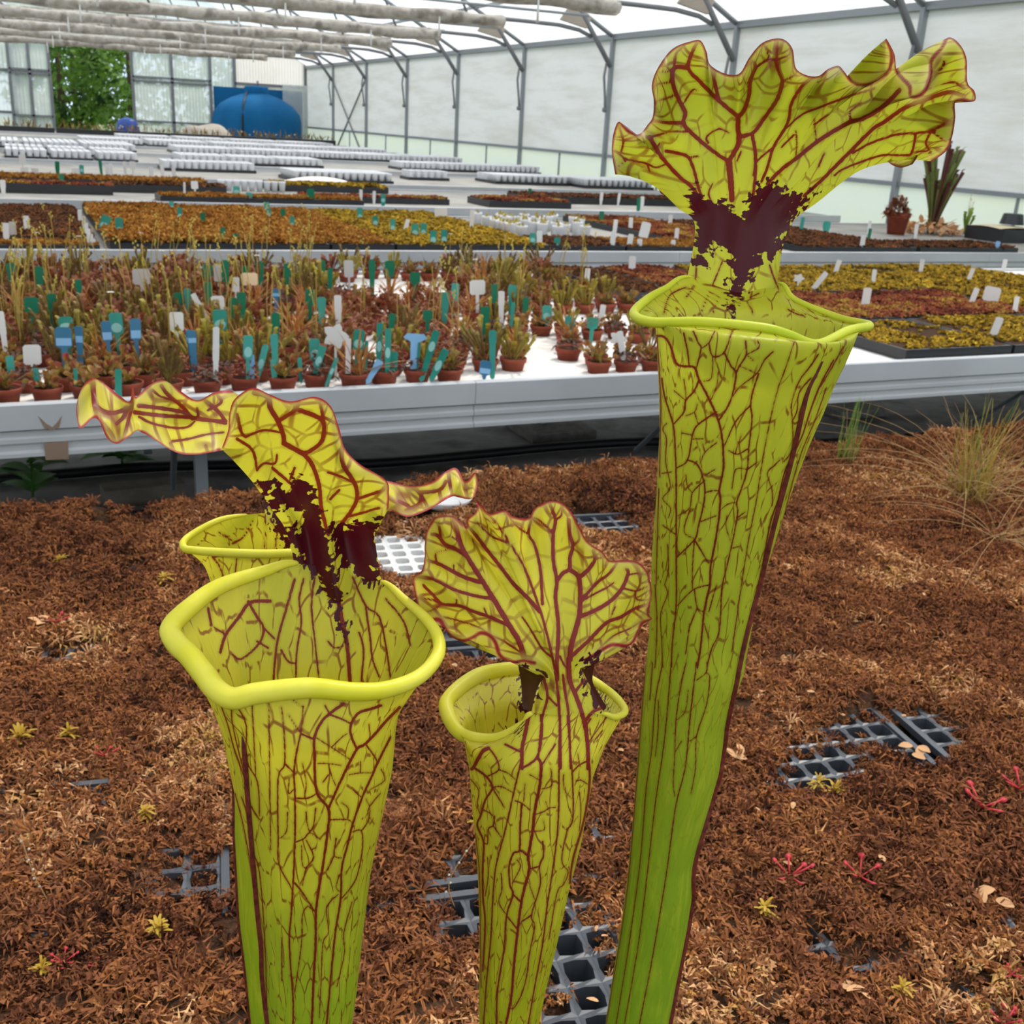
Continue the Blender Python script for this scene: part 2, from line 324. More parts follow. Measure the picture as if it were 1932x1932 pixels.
pane(-2, 10, 3.72, 4.6, nm='gable_pane'); pane(0, 8.5, 4.6, 5.6, nm='gable_pane')
pane(WX-0.9, WX, 0, 2.6, nm='pane', y=GY-0.3)
for k, (x0, x1, lab) in enumerate(((0.35, 1.55, 'clouded sliding door leaf left of the tree-filled opening'), (4.1, 6.65, 'clouded sliding door leaf between the opening and the blue tank'))):
    D = tag(empty('door_%d' % (k+1), (0, 0, 0)), lab, None, None, 'structure'); yy = GY-0.15
    w = (x1-x0)/2
    for i in range(2):
        for (z0, z1) in ((0.05, 1.15), (1.15, 2.5), (2.5, 3.55)): pane(x0+i*w, x0+i*w+w, z0, z1, par=D, y=yy)
    for x in (x0, x0+w, x1): bar(x-0.045, x+0.045, 0.02, 3.58, D, yy)
    for z in (0.05, 1.15, 2.42, 2.55, 3.52): bar(x0, x1, z-0.03, z+0.03, D, yy)
# trees beyond the open door
def tree(name, x, y, h, r, n, seed, label):
    rr = random.Random(seed); t = tag(empty(name, (x, y, -0.06)), label, 'tree', 'trees outside the open door')
    p = MB(); p.tube([(0, 0, 0), (0.05, 0, h*0.4), (0, 0.05, h*0.75)], [0.16, 0.12, 0.05], 7); p.build('trunk', M['bark'], t)
    c = MB()
    for i in range(n):
        a = rr.uniform(0, 6.283); e = rr.uniform(-0.95, 1); q = rr.uniform(0.55, 1.0)**0.6; s = math.sqrt(1-e*e)
        lump = 1+0.25*math.sin(3*a+seed)*math.cos(4*e+seed)
        P = np.array([r*q*s*math.cos(a)*lump, r*q*s*math.sin(a)*lump, h*0.52+h*0.48*q*e*lump])
        u = np.array([rr.gauss(0, 1) for _ in range(3)]); u /= np.linalg.norm(u); v = np.cross(u, [rr.gauss(0, 1) for _ in range(3)]); v /= np.linalg.norm(v)
        L = rr.uniform(0.12, 0.24)
        c.add([P-u*L, P+v*L*0.45, P+u*L, P-v*L*0.45], [(0, 1, 2, 3)])
    c.build('crown', M['leaf'], t, smooth=False)
tree('leafy_tree', 2.0, 45.2, 5.2, 2.1, 2600, 1, 'leafy green tree filling the left of the open doorway')
tree('leafy_tree', 5.0, 50.9, 6.6, 2.4, 2600, 2, 'yellower leafy tree filling the right of the open doorway')
tree('leafy_tree', 3.2, 57.8, 8.4, 2.8, 2600, 3, 'dark leafy tree behind the two trees of the doorway')
tree('leafy_tree', 8.2, 45.6, 4.6, 2.0, 1500, 4, 'leafy tree half hidden behind the clouded door leaf')
# ================================================================ benches
BF = [3.34+3.735*i for i in range(0, 10)]      # front edges
BD = 2.75
def bench(y0, y1, x0, x1, label, top, legs, seams=True, rails=3):
    B = tag(empty('growing_bench', ((x0+x1)/2, y0, 0)), label, 'bench', 'long aluminium growing benches'); cx = (x0+x1)/2
    def part(nm, m, fn, sm=False):
        p = MB(); fn(p); p.v = [(x-cx, y-y0, z) for x, y, z in p.v]; return p.build(nm, m, B, sm)
    part('bench_top', M[top], lambda p: p.box(x0, x1, y0+0.03, y1-0.03, BT-0.03, BT))
    def prof(p, pts, xa, xb):
        n = len(pts); V = [(xa, y, z) for y, z in pts]+[(xb, y, z) for y, z in pts]
        p.add(V, [(i, (i+1) % n, n+(i+1) % n, n+i) for i in range(n)]+[tuple(range(n-1, -1, -1)), tuple(range(n, 2*n))])
    xs = [x0]
    if seams:
        while xs[-1] < x1-0.1: xs.append(min(x1, xs[-1]+3.2))
    else: xs = [x0, x1]
    up = [(y0, BT+0.012), (y0+0.004, BT+0.016), (y0+0.03, BT+0.016), (y0+0.034, BT-0.06), (y0+0.012, BT-0.066), (y0, BT-0.062)]
    lo = [(y0+0.012, BT-0.068), (y0+0.012, BT-0.085), (y0+0.006, BT-0.09), (y0+0.006, BT-0.104), (y0+0.014, BT-0.108), (y0+0.014, BT-0.128), (y0+0.004, BT-0.134), (y0+0.004, BT-0.146), (y0+0.04, BT-0.146), (y0+0.04, BT-0.068)]
    for a, b in zip(xs[:-1], xs[1:]):
        part('front_rail', M['alu'], lambda p: prof(p, up, a+0.001, b-0.001))
        part('lower_rail', M['alu'], lambda p: prof(p, lo, a+0.001, b-0.001))
    part('back_rail', M['alu'], lambda p: p.box(x0, x1, y1-0.04, y1, BT-0.1, BT+0.016))
    for x in legs:
        for y in (y0+0.22, y1-0.75):
            part('leg', M['steel'], lambda p: p.box(x-0.02, x+0.02, y-0.02, y+0.02, 0.04, BT-0.03))
        part('cross_bearer', M['steel'], lambda p: p.box(x-0.02, x+0.02, y0+0.04, y1-0.04, BT-0.09, BT-0.03))
        part('leg_brace', M['steel'], lambda p: p.tube([(x-0.06, y0+0.3, BT-0.08), (x-0.01, y0+0.95, 0.2)], 0.012, 6))
    return B
B0 = bench(-0.55, 2.22, -1.6, 4.6, 'bench buried under trays of brown moss below the pitcher plants', 'black', [-1.0, 1.2, 3.6])
B1 = bench(BF[0], BF[0]+BD, -1.8, 9.0, 'bench crowded with potted carnivorous plants beside the moss aisle', 'white', [-1.2, 0.50, 2.66, 4.85, 7.0])
B2 = bench(BF[1], BF[1]+BD, -1.8, 9.75, 'second bench from the moss bed, with wide moss trays', 'btop', [-0.6, 1.9, 4.4, 6.9])
B3 = bench(BF[2], BF[2]+BD, -1.8, 9.3, 'third bench from the moss bed, half empty, with narrow trays', 'btop', [-0.6, 1.9, 4.4, 6.9])
ORD = ['fourth', 'fifth', 'sixth', 'seventh', 'eighth', 'ninth']
for i in range(3, 9):
    bench(BF[i], BF[i]+BD, -1.8, 9.4, ORD[i-3]+' bench from the moss bed, holding far trays', 'btop', [1.9, 6.9], seams=False)
# pavers under the near bench, hose, timber block, weeds
for (x, y, s) in ((2.70, 4.88+0.45, 1.0), (4.85, BF[0]+BD-0.75, 1.0)):
    p = MB(); p.box(-0.2, 0.2, -0.2, 0.2, 0, 0.05); o = p.build('paving_slab', M['paver'], smooth=False); o.location = (x, y, 0.0061)
    tag(o, 'grey concrete slab on the floor under a bench leg', 'slab', 'slabs under the bench legs')
p = MB(); pts = [onz(x, y, 0.03) for x, y in ((-300, 880), (-60, 905), (120, 893), (300, 880), (500, 876), (700, 874), (900, 857), (1060, 842), (1240, 833), (1500, 838), (1700, 826), (1900, 818), (2300, 812))]
p.tube(crs(pts, 80), 0.026, 8); tag(p.build('water_hose', M['hose']), 'thick black water hose lying on the floor under the bench', 'hose')
p = MB(); p.tube(crs([onz(x, y, 0.02) for x, y in ((-100, 990), (150, 980), (270, 966), (420, 946), (600, 922), (1000, 896), (1300, 888), (1932, 846))], 60), 0.012, 6)
tag(p.build('drip_line', M['hose']), 'thin black drip line on the aisle floor', 'hose')
P0 = onz(270, 925, 0.05); p = MB(); p.box(-0.17, 0.17, -0.06, 0.06, 0, 0.075); o = p.build('timber_block', M['wood'], smooth=False); o.location = (P0[0], P0[1], 0.007); o.rotation_euler = (0, 0, 0.08)
tag(o, 'weathered grey timber block lying under the near bench', 'block')
def leaf_blade(p, base, d, L, w, droop=0.3, n=5, up=0.6):
    d = np.array([math.cos(d), math.sin(d), 0.0]); s = np.array([-d[1], d[0], 0.0]); rows = []
    for i in range(n+1):
        t = i/n; c = np.array(base)+d*L*t*math.cos(up)+np.array([0, 0, 1])*L*(t*math.sin(up)-droop*t*t); ww = w*math.sin(math.pi*(0.08+0.92*t))**0.8 if i < n else 0.001
        rows.append([c-s*ww, c+np.array([0, 0, -0.15*ww]), c+s*ww])
    p.grid(np.array(rows))
for k, (px, py, lab) in enumerate(((62, 940, 'dark leafy weed growing under the bench by the hose'), (230, 890, 'pale broad-leaved weed growing against the bench leg'))):
    P0 = onz(px, py, 0.0); w = tag(empty('weed', (P0[0], P0[1], 0.006)), lab, 'weed'); rr = random.Random(k+3)
    st = MB(); st.tube([(0, 0, 0), (0.01, 0, 0.12), (0, 0.01, 0.2)], 0.006, 5); st.build('stem', M['weed'], w)
    for i in range(11):
        p = MB(); leaf_blade(p, (0, 0, rr.uniform(0.02, 0.16)), i*2.4+rr.uniform(0, 1), rr.uniform(0.12, 0.24), rr.uniform(0.03, 0.05), 0.5, up=rr.uniform(0.4, 0.9)); p.build('leaf', M['weed'], w)
# brown tape marks on the near bench rail
tape = mat('brown_tape', srgb(142, 118, 100), 0.6)
for k, pts in enumerate((((72, 785), (84, 808), (98, 812), (112, 806), (117, 784), (108, 797), (99, 806), (88, 800)), ((83, 836), (128, 832), (130, 866), (86, 868)))):
    yy = BF[0]-0.0015 if k == 0 else BF[0]+0.0035-0.0015
    Q = [ony(x, y, yy) for x, y in pts]; p = MB(); n = len(Q); p.add(list(Q)+[q+np.array([0, 0.001, 0]) for q in Q], [tuple(range(n)), tuple(range(2*n-1, n-1, -1))]+[(i, n+i, n+(i+1) % n, (i+1) % n) for i in range(n)])
    o = p.build('tape_mark', tape, smooth=False)
    c = np.mean(Q, 0); o.data.transform(Matrix.Translation(-Vector(c))); o.location = c
    tag(o, ('torn swallow-shaped scrap of brown tape on the bench rail', 'square of brown tape stuck on the lower bench rail')[k], 'tape')
# ================================================================ moss and scatter tools
def vnoise(x, y, s, seed):
    g = np.random.default_rng(seed).random((64, 64)); x = np.asarray(x)/s+31.7; y = np.asarray(y)/s+17.3
    i = np.floor(x).astype(int); j = np.floor(y).astype(int); u = x-i; v = y-j; u = u*u*(3-2*u); v = v*v*(3-2*v)
    G = lambda a, b: g[a % 64, b % 64]
    return (G(i, j)*(1-u)+G(i+1, j)*u)*(1-v)+(G(i, j+1)*(1-u)+G(i+1, j+1)*u)*v
def fbm(x, y, s, seed): return 0.55*vnoise(x, y, s, seed)+0.3*vnoise(x, y, s/2.3, seed+1)+0.15*vnoise(x, y, s/5, seed+2)
def inpoly(x, y, poly):
    x = np.asarray(x, float); y = np.asarray(y, float); r = np.zeros(x.shape, bool); n = len(poly)
    for i in range(n):
        x1, y1 = poly[i]; x2, y2 = poly[(i+1) % n]
        c = ((y1 > y) != (y2 > y)) & (x < (x2-x1)*(y-y1)/((y2-y1) or 1e-9)+x1); r ^= c
    return r
def protos(name, meshes):
    c = bpy.data.collections.new(name)
    for i, me in enumerate(meshes): c.objects.link(bpy.data.objects.new('%s_source_%d' % (name, i), me))
    return c
def scatter_group(name, coll):
    ng = bpy.data.node_groups.new(name, 'GeometryNodeTree')
    ng.interface.new_socket('Geometry', in_out='INPUT', socket_type='NodeSocketGeometry'); ng.interface.new_socket('Geometry', in_out='OUTPUT', socket_type='NodeSocketGeometry')
    N = ng.nodes.new; L = ng.links.new
    gi = N('NodeGroupInput'); go = N('NodeGroupOutput'); ip = N('GeometryNodeInstanceOnPoints'); ci = N('GeometryNodeCollectionInfo'); jn = N('GeometryNodeJoinGeometry')
    ci.inputs['Collection'].default_value = coll; ci.inputs['Separate Children'].default_value = True; ci.inputs['Reset Children'].default_value = True
    def na(nm, ty):
        n = N('GeometryNodeInputNamedAttribute'); n.data_type = ty; n.inputs['Name'].default_value = nm; return n.outputs['Attribute']
    L(gi.outputs[0], ip.inputs['Points']); L(na('pt', 'BOOLEAN'), ip.inputs['Selection']); L(ci.outputs[0], ip.inputs['Instance'])
    ip.inputs['Pick Instance'].default_value = True; L(na('pick', 'INT'), ip.inputs['Instance Index'])
    L(na('turn', 'FLOAT_VECTOR'), ip.inputs['Rotation']); L(na('size', 'FLOAT_VECTOR'), ip.inputs['Scale'])
    L(gi.outputs[0], jn.inputs[0]); L(ip.outputs[0], jn.inputs[0]); L(jn.outputs[0], go.inputs[0])
    return ng
def scatter(o, pts, rot, size, pick, ng):
    """add loose points to the mesh of o and grow an instance on each"""
    me = o.data; n0 = len(me.vertices); n = len(pts); me.vertices.add(n)
    co = np.zeros((n0+n)*3); me.vertices.foreach_get('co', co); co = co.reshape(-1, 3); co[n0:] = pts; me.vertices.foreach_set('co', co.ravel())
    def at_(nm, ty, key, dat, z):
        a = me.attributes.new(nm, ty, 'POINT'); f = np.concatenate([z, dat]); a.data.foreach_set(key, f.ravel())
    at_('pt', 'BOOLEAN', 'value', np.ones(n, bool), np.zeros(n0, bool)); at_('pick', 'INT', 'value', pick.astype(np.int32), np.zeros(n0, np.int32))
    at_('turn', 'FLOAT_VECTOR', 'vector', rot.astype(np.float32), np.zeros((n0, 3), np.float32))
    at_('size', 'FLOAT_VECTOR', 'vector', (size[:, None]*np.ones((1, 3))).astype(np.float32), np.zeros((n0, 3), np.float32))
    me.update(); md = o.modifiers.new('tufts', 'NODES'); md.node_group = ng
def sprig_mesh(name, mt, seed, leaves=15, L=1.0, w=0.16, upmin=0.1, upmax=1.2, curl=0.5):
    rr = random.Random(seed); p = MB()
    for i in range(leaves):
        a = i*2.399+rr.uniform(-0.3, 0.3); e = rr.uniform(upmin, upmax); l = L*rr.uniform(0.6, 1.1)*(0.5 if e > 0.9 else 0.62)
        d = np.array([math.cos(a)*math.cos(e), math.sin(a)*math.cos(e), math.sin(e)]); s = np.array([-math.sin(a), math.cos(a), rr.uniform(-0.4, 0.4)])*w*rr.uniform(0.6, 1.2)
        m1 = d*l*0.55+np.array([0, 0, 0.08]); tip = d*l+np.array([0, 0, -curl*l*rr.uniform(0.2, 1.0)])+np.array([-math.sin(a), math.cos(a), 0])*l*rr.uniform(-0.3, 0.3)
        z = np.array([0, 0, -0.12])
        p.add([z-s*0.5, z+s*0.5, m1+s, m1-s, tip], [(0, 1, 2, 3), (3, 2, 4)])
    return p.mesh(name, mt, False)
MOSSCOL = [srgb(56, 36, 28), srgb(98, 60, 42), srgb(134, 84, 58), srgb(150, 96, 58), srgb(112, 72, 52), srgb(168, 110, 64), srgb(216, 166, 120), srgb(172, 132, 62)]
m_moss = randmat('brown_moss', MOSSCOL, 0.8, 4.0, 0.5, 0.0, 0.10, 0.96)
m_yel = randmat('yellow_moss', [srgb(90, 74, 40), srgb(150, 118, 44), srgb(188, 152, 50), srgb(120, 100, 50), srgb(204, 170, 60)], 0.8, 7.0, 0.6, 0.0)
m_tan = randmat('tan_moss', [srgb(116, 70, 36), srgb(166, 110, 54), srgb(186, 138, 66), srgb(150, 92, 46), srgb(200, 158, 80)], 0.8, 8.0, 0.5, 0.0)
m_peat = randmat('peat_moss', [srgb(62, 48, 40), srgb(96, 66, 48), srgb(118, 76, 50), srgb(84, 66, 56), srgb(150, 92, 50)], 0.9, 9.0, 0.6, 0.0)
m_redm = randmat('red_moss', [srgb(84, 52, 42), srgb(126, 66, 52), srgb(146, 82, 60), srgb(156, 108, 62), srgb(176, 142, 66)], 0.8, 4.0, 0.7, 0.0)
NG = {}
for nm, mt, w, um, cu in (('moss', m_moss, 0.125, 1.3, 0.6), ('yel', m_yel, 0.2, 1.0, 0.4), ('tan', m_tan, 0.09, 1.5, 0.1), ('peat', m_peat, 0.3, 1.0, 0.5), ('red', m_redm, 0.2, 1.1, 0.5)):
    NG[nm] = scatter_group(nm+'_tufts', protos(nm, [sprig_mesh('%s_sprig_%d' % (nm, k), mt, 20+k, w=w, upmax=um, curl=cu) for k in range(4)]+([sprig_mesh('moss_strand_%d' % k, mt, 60+k, 9, 1.9, 0.055, 0.0, 0.9, 0.7) for k in range(2)] if nm == 'moss' else [])))
# ---------------------------------------------------------------- the moss bed
ZT = 0.855                                                   # rims of the cell trays
def pz(poly, z=ZT): return [tuple(onz(x, y, z)[:2]) for x, y in poly]
cr = lambda x0, y0, s, pts: [(x0+x/s, y0+y/s) for x, y in pts]
def grow(g, k=1.08):
    c = np.mean(g, 0); return [tuple(c+(np.array(p)-c)*k) for p in g]
GAPS = [grow(pz(q)) for q in (
    cr(1400, 1250, 2.833, [(470, 380), (560, 330), (620, 292), (700, 330), (950, 292), (1110, 390), (1060, 480), (1010, 560), (880, 550), (800, 480), (690, 390), (560, 400)]),
    cr(1400, 1250, 2.833, [(250, 500), (380, 490), (490, 460), (600, 460), (600, 560), (630, 600), (480, 630), (400, 700), (270, 700), (130, 670), (270, 610)]),
    cr(680, 1600, 3.715, [(1420, 380), (1500, 470), (1570, 560), (1640, 640), (1680, 760), (1750, 900), (1800, 1000), (1790, 1300), (1200, 1300), (1250, 1120), (1480, 1060), (1400, 850), (1320, 800), (1330, 620), (1390, 570)]),
    cr(680, 1600, 3.715, [(560, 240), (860, 190), (860, 570), (700, 610), (610, 430), (570, 340)]),
    cr(760, 920, 3.646, [(1150, 90), (1280, 110), (1430, 180), (1580, 250), (1620, 310), (1280, 310), (1210, 240)]),
    cr(760, 920, 3.646, [(260, 1040), (400, 1020), (650, 1080), (680, 1190), (500, 1200), (340, 1130)]),
    cr(120, 690, 2.385, [(1380, 790), (1480, 770), (1640, 800), (1650, 880), (1560, 950), (1470, 940), (1390, 880)]),
    cr(120, 690, 2.385, [(1460, 700), (1540, 650), (1640, 640), (1700, 600), (1800, 580), (1800, 630), (1700, 650), (1560, 720)]),
    [(1508, 1770), (1560, 1772), (1575, 1800), (1520, 1800)], [(1600, 1822), (1650, 1818), (1660, 1842), (1610, 1845)], [(1780, 1870), (1830, 1860), (1835, 1890), (1800, 1895)],
    [(48, 1236), (190, 1218), (190, 1228), (60, 1250)], [(205, 1075), (280, 1072), (285, 1085), (210, 1085)], [(395, 1655), (425, 1655), (425, 1665), (400, 1665)],
    [(240, 985), (285, 985), (285, 995), (240, 996)], [(160, 1002), (200, 1002), (200, 1010), (160, 1010)])]
def gapmask(X, Y):
    r = np.zeros(np.shape(X), bool)
    for g in GAPS: r |= inpoly(X, Y, g)
    return r
X0, X1, Y0, Y1 = -1.5, 3.6, 0.12, 2.20
nx, ny = 330, 135
gx, gy = np.meshgrid(np.linspace(X0, X1, nx), np.linspace(Y0, Y1, ny))
def bedz(x, y):
    z = ZT+0.004+0.030*(fbm(x, y, 0.22, 5)-0.42)+0.016*(vnoise(x, y, 0.06, 9)-0.5)
    far = np.clip((y-1.75)/0.4, 0, 1); z = z+far*0.028*vnoise(x, y, 0.13, 21)
    return z
gm = gapmask(gx, gy); gl = gm.astype(float)
for _ in range(5):                      # the moss thins out towards the gaps
    gl[1:-1, 1:-1] = np.maximum(gl[1:-1, 1:-1], (gl[:-2, 1:-1]+gl[2:, 1:-1]+gl[1:-1, :-2]+gl[1:-1, 2:])/4*1.25)
gl = np.clip(gl, 0, 1)
def bedz(x, y, f=bedz):
    i = np.clip(((np.asarray(y)-Y0)/(Y1-Y0)*(ny-1)).astype(int), 0, ny-1); j = np.clip(((np.asarray(x)-X0)/(X1-X0)*(nx-1)).astype(int), 0, nx-1)
    return f(x, y)*(1-gl[i, j])+(ZT-0.008)*gl[i, j]
gz = bedz(gx, gy); gz = np.where(gm, BT+0.004, gz); gz[-1] -= 0.03
b = MB(); b.grid(np.stack([gx, gy, gz], -1)); BED = b.build('moss_carpet', M['soil']); tag(BED, 'thick carpet of rusty brown moss covering the trays', 'moss', None, 'stuff')
cand = NR.random((207000, 2))*[X1-X0, Y1-Y0]+[X0, Y0]
pp = proj(np.concatenate([cand, np.full((len(cand), 1), ZT)], 1))
vis = (pp[:, 0] > -1100) & (pp[:, 0] < 2500) & (pp[:, 1] < 2350)
cand = cand[vis]
# moss grows thinner on the rims and lumps at the edge of the gaps
jit = NR.normal(0, 0.006, cand.shape)
cand = cand[~gapmask(cand[:, 0]+jit[:, 0], cand[:, 1]+jit[:, 1])]
keep = fbm(cand[:, 0], cand[:, 1], 0.05, 33) > 0.27; cand = cand[keep]
n = len(cand); zz = bedz(cand[:, 0], cand[:, 1])+NR.uniform(-0.003, 0.007, n)
sz = NR.uniform(0.013, 0.027, n)*(0.75+0.6*fbm(cand[:, 0], cand[:, 1], 0.3, 55))*np.where(bedz(cand[:, 0], cand[:, 1]) < ZT-0.004, 0.6, 1.0)
rot = np.stack([NR.normal(0, 0.45, n), NR.normal(0, 0.45, n), NR.uniform(0, 6.28, n)], 1)
scatter(BED, np.concatenate([cand, zz[:, None]], 1), rot, sz, NR.integers(0, 6, n), NG['moss'])
LM = [(1480, 1000, 'at the foot of the tallest pitcher'), (1200, 1750, 'between the smallest and tallest pitchers'), (330, 1250, 'beside the wide-mouthed pitcher'), (100, 1300, 'on the open moss left of the wide pitcher'), (120, 1750, 'by the leaning dry stalk'), (830, 1660, 'beside the smallest pitcher'), (780, 1050, 'behind the folded hood'), (1130, 985, 'behind the round hood'), (1690, 1400, 'below the grass clump'), (1530, 1470, 'between the tallest pitcher and the grass'), (1560, 1680, 'right of the foot of the tallest pitcher'), (1860, 1520, 'on the moss far right of the pitchers'), (1800, 1850, 'in the right front of the moss'), (200, 1050, 'near the aisle edge of the moss'), (1450, 1850, 'close by the tallest pitcher stem')]
def near(px, py): return min(LM, key=lambda l: (l[0]-px)**2+(l[1]-py)**2)[2]
# cell trays that show through
def cell_tray(name, nxc, nyc, p, h, bar, mt):
    b = MB(); ox, oy = -nxc*p/2, -nyc*p/2
    for i in range(nxc):
        for j in range(nyc):
            x, y = ox+i*p, oy+j*p; a = bar/2; c = 0.3*bar+0.0035; r = p*0.16
            o = [(x, y, 0), (x+p/2, y, 0), (x+p, y, 0), (x+p, y+p/2, 0), (x+p, y+p, 0), (x+p/2, y+p, 0), (x, y+p, 0), (x, y+p/2, 0)]
            q = [(x+a+r*.35, y+a+r*.35), (x+p/2, y+a), (x+p-a-r*.35, y+a+r*.35), (x+p-a, y+p/2), (x+p-a-r*.35, y+p-a-r*.35), (x+p/2, y+p-a), (x+a+r*.35, y+p-a-r*.35), (x+a, y+p/2)]
            mx, my = x+p/2, y+p/2
            up = [(u, v, 0.0015) for u, v in q]; dn = [(mx+(u-mx)*0.78, my+(v-my)*0.78, -h) for u, v in q]
            b.add(o+up+dn, [(k, (k+1) % 8, 8+(k+1) % 8, 8+k) for k in range(8)]+[(8+k, 8+(k+1) % 8, 16+(k+1) % 8, 16+k) for k in range(8)]+[tuple(16+k for k in range(8))])
    w, l = nxc*p/2, nyc*p/2
    for (x0, x1, y0, y1) in ((-w-0.009, -w, -l-0.009, l+0.009), (w, w+0.009, -l-0.009, l+0.009), (-w, w, -l-0.009, -l), (-w, w, l, l+0.009)): b.box(x0, x1, y0, y1, -0.006, 0.004)
    return b.mesh(name, mt, False)
TM = cell_tray('cell_tray', 12, 7, 0.0365, 0.036, 0.0065, M['greyp']); TMW = cell_tray('glare_cell_tray', 12, 7, 0.0365, 0.036, 0.009, M['wlabel'])  # second mesh: sun glare on wet black rims, painted in as white plastic
gp = []
for g in GAPS:
    c = np.array(g); 
    for t in NR.random((60, 2)):
        q = c.min(0)+t*(c.max(0)-c.min(0))
        if inpoly(q[0:1], q[1:2], g)[0]: gp.append(q)
gp = np.array(gp)
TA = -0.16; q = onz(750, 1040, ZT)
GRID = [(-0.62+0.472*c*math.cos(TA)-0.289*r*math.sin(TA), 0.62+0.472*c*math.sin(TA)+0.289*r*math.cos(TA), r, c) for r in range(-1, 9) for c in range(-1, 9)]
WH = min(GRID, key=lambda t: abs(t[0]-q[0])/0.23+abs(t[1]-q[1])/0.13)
for tx, ty, r, c in GRID:
    if True:
        a = TA+0.008*math.sin(r*2.1+c*1.3)
        d = gp-[tx, ty]; u = d[:, 0]*math.cos(a)+d[:, 1]*math.sin(a); v = -d[:, 0]*math.sin(a)+d[:, 1]*math.cos(a)
        hit = (abs(u) < 0.225) & (abs(v) < 0.135)
        if not hit.any() or ty > 2.03: continue
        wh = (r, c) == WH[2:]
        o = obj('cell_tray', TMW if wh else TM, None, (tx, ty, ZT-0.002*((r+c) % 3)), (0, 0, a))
        tag(o, 'cell tray with wet sun glare painted white '+near(*proj(np.array([tx, ty, ZT]))) if wh else 'dark grey cell tray bared '+near(*proj(np.array([tx, ty, ZT]))), 'tray', 'trays under the moss')
# shallow white saucer near the back of the bed
P0 = onz(838, 948, ZT+0.01); p = MB(); p.lathe([(0.0, 0.0), (0.05, 0.0), (0.058, 0.014), (0.062, 0.015), (0.062, 0.012), (0.054, 0.0), (0.05, -0.004), (0.0, -0.004)], 24); o = p.build('saucer', M['wlabel']); o.location = (P0[0], P0[1], ZT+0.012); tag(o, 'white plastic saucer on the moss behind the folded hood', 'saucer')
# ---------------------------------------------------------------- little things growing on the bed
def blades(p, n, seed, L0, L1, spread, r, lean=(0, 0), bend=0.25, seg=6, base=0.012):
    rr = random.Random(seed)
    for i in range(n):
        a = rr.uniform(0, 6.283); s = rr.uniform(0, spread); L = rr.uniform(L0, L1); bx, by = rr.gauss(0, base), rr.gauss(0, base)
        dx, dy = math.cos(a)*s+lean[0], math.sin(a)*s+lean[1]; pts = []
        for k in range(seg):
            t = k/(seg-1); b2 = t*t*bend*rr.uniform(0.9, 1.1)
            pts.append((bx+L*(dx*t+dx*b2), by+L*(dy*t+dy*b2), L*t*(1-0.25*s*t)-L*bend*s*t*t*0.5))
        p.tube(pts, np.linspace(r, r*0.25, seg), 4)
def bedpt(px, py, dz=0.0):
    q = onz(px, py, ZT+0.01); return (q[0], q[1], float(bedz(np.array(q[0]), np.array(q[1])))+dz)
def tuft(name, px, py, parts, label, cat):
    t = tag(empty(name, bedpt(px, py)), label, cat)
    for nm, mt, fn in parts:
        p = MB(); fn(p); p.build(nm, M[mt], t)
tuft('grass_tuft', 1592, 878, [('green_blades', 'grass', lambda p: blades(p, 34, 1, 0.07, 0.19, 0.22, 0.0011, (0.12, 0), 0.1)), ('dry_blades', 'straw', lambda p: blades(p, 10, 2, 0.06, 0.15, 0.3, 0.001))], 'small bright green grass tuft at the far edge of the moss', 'grass')
tuft('grass_clump', 1825, 935, [('yellow_blades', 'grassy', lambda p: blades(p, 46, 3, 0.12, 0.26, 0.45, 0.0015, (0.05, 0), 0.15, base=0.03)), ('green_blades', 'grass', lambda p: blades(p, 14, 4, 0.14, 0.28, 0.3, 0.0013, (0, 0), 0.1, base=0.03)),
      ('fallen_straw', 'straw', lambda p: blades(p, 70, 5, 0.14, 0.38, 1.5, 0.0010, (0, -0.25), 0.55, 8, 0.03))], 'yellowing grass clump with fallen straw on the moss', 'grass')
tuft('straw_wisp', 1885, 1020, [('fallen_straw', 'straw', lambda p: blades(p, 34, 6, 0.12, 0.32, 1.6, 0.0009, (-0.2, -0.5), 0.6, 8, 0.02))], 'wisp of bent pale straw trailing over the moss below the grass clump', 'straw')
def sundew(px, py, seed, s, lab):
    rr = random.Random(seed); t = tag(empty('sundew', bedpt(px, py, 0.008)), lab, 'sundew', 'red sundews on the moss')
    for i in range(rr.randint(5, 7)):
        a = i*1.1+rr.uniform(-0.3, 0.3); L = s*rr.uniform(0.7, 1.1); e = rr.uniform(0.25, 0.8); d = np.array([math.cos(a)*math.cos(e), math.sin(a)*math.cos(e), math.sin(e)])
        p = MB(); p.tube([(0, 0, 0), d*L*0.5, d*L*0.95], s*0.045, 5)
        c = d*L; u = np.array([-math.sin(a), math.cos(a), 0]); w = np.cross(d, u)
        ring = [c+s*0.16*(math.cos(k)*u+math.sin(k)*d)+w*0.0 for k in np.linspace(0, 6.283, 9)[:-1]]
        p.add([c+w*s*0.05]+ring+[c-w*s*0.03], [(0, k+1, (k+1) % 8+1) for k in range(8)]+[(9, (k+1) % 8+1, k+1) for k in range(8)])
        p.build('leaf', M['sundew'], t)
for k, (x, y, s) in enumerate(((1490, 1655, 0.026), (1622, 1658, 0.026), (1850, 1535, 0.034), (1925, 1490, 0.03), (198, 1425, 0.018), (120, 1818, 0.014), (1895, 1925, 0.018), (185, 1838, 0.010), (107, 1178, 0.022), (1905, 1850, 0.012), (1060, 1555, 0.012))):
    sundew(x, y, k, s, 'bright red sundew rosette '+near(x, y))
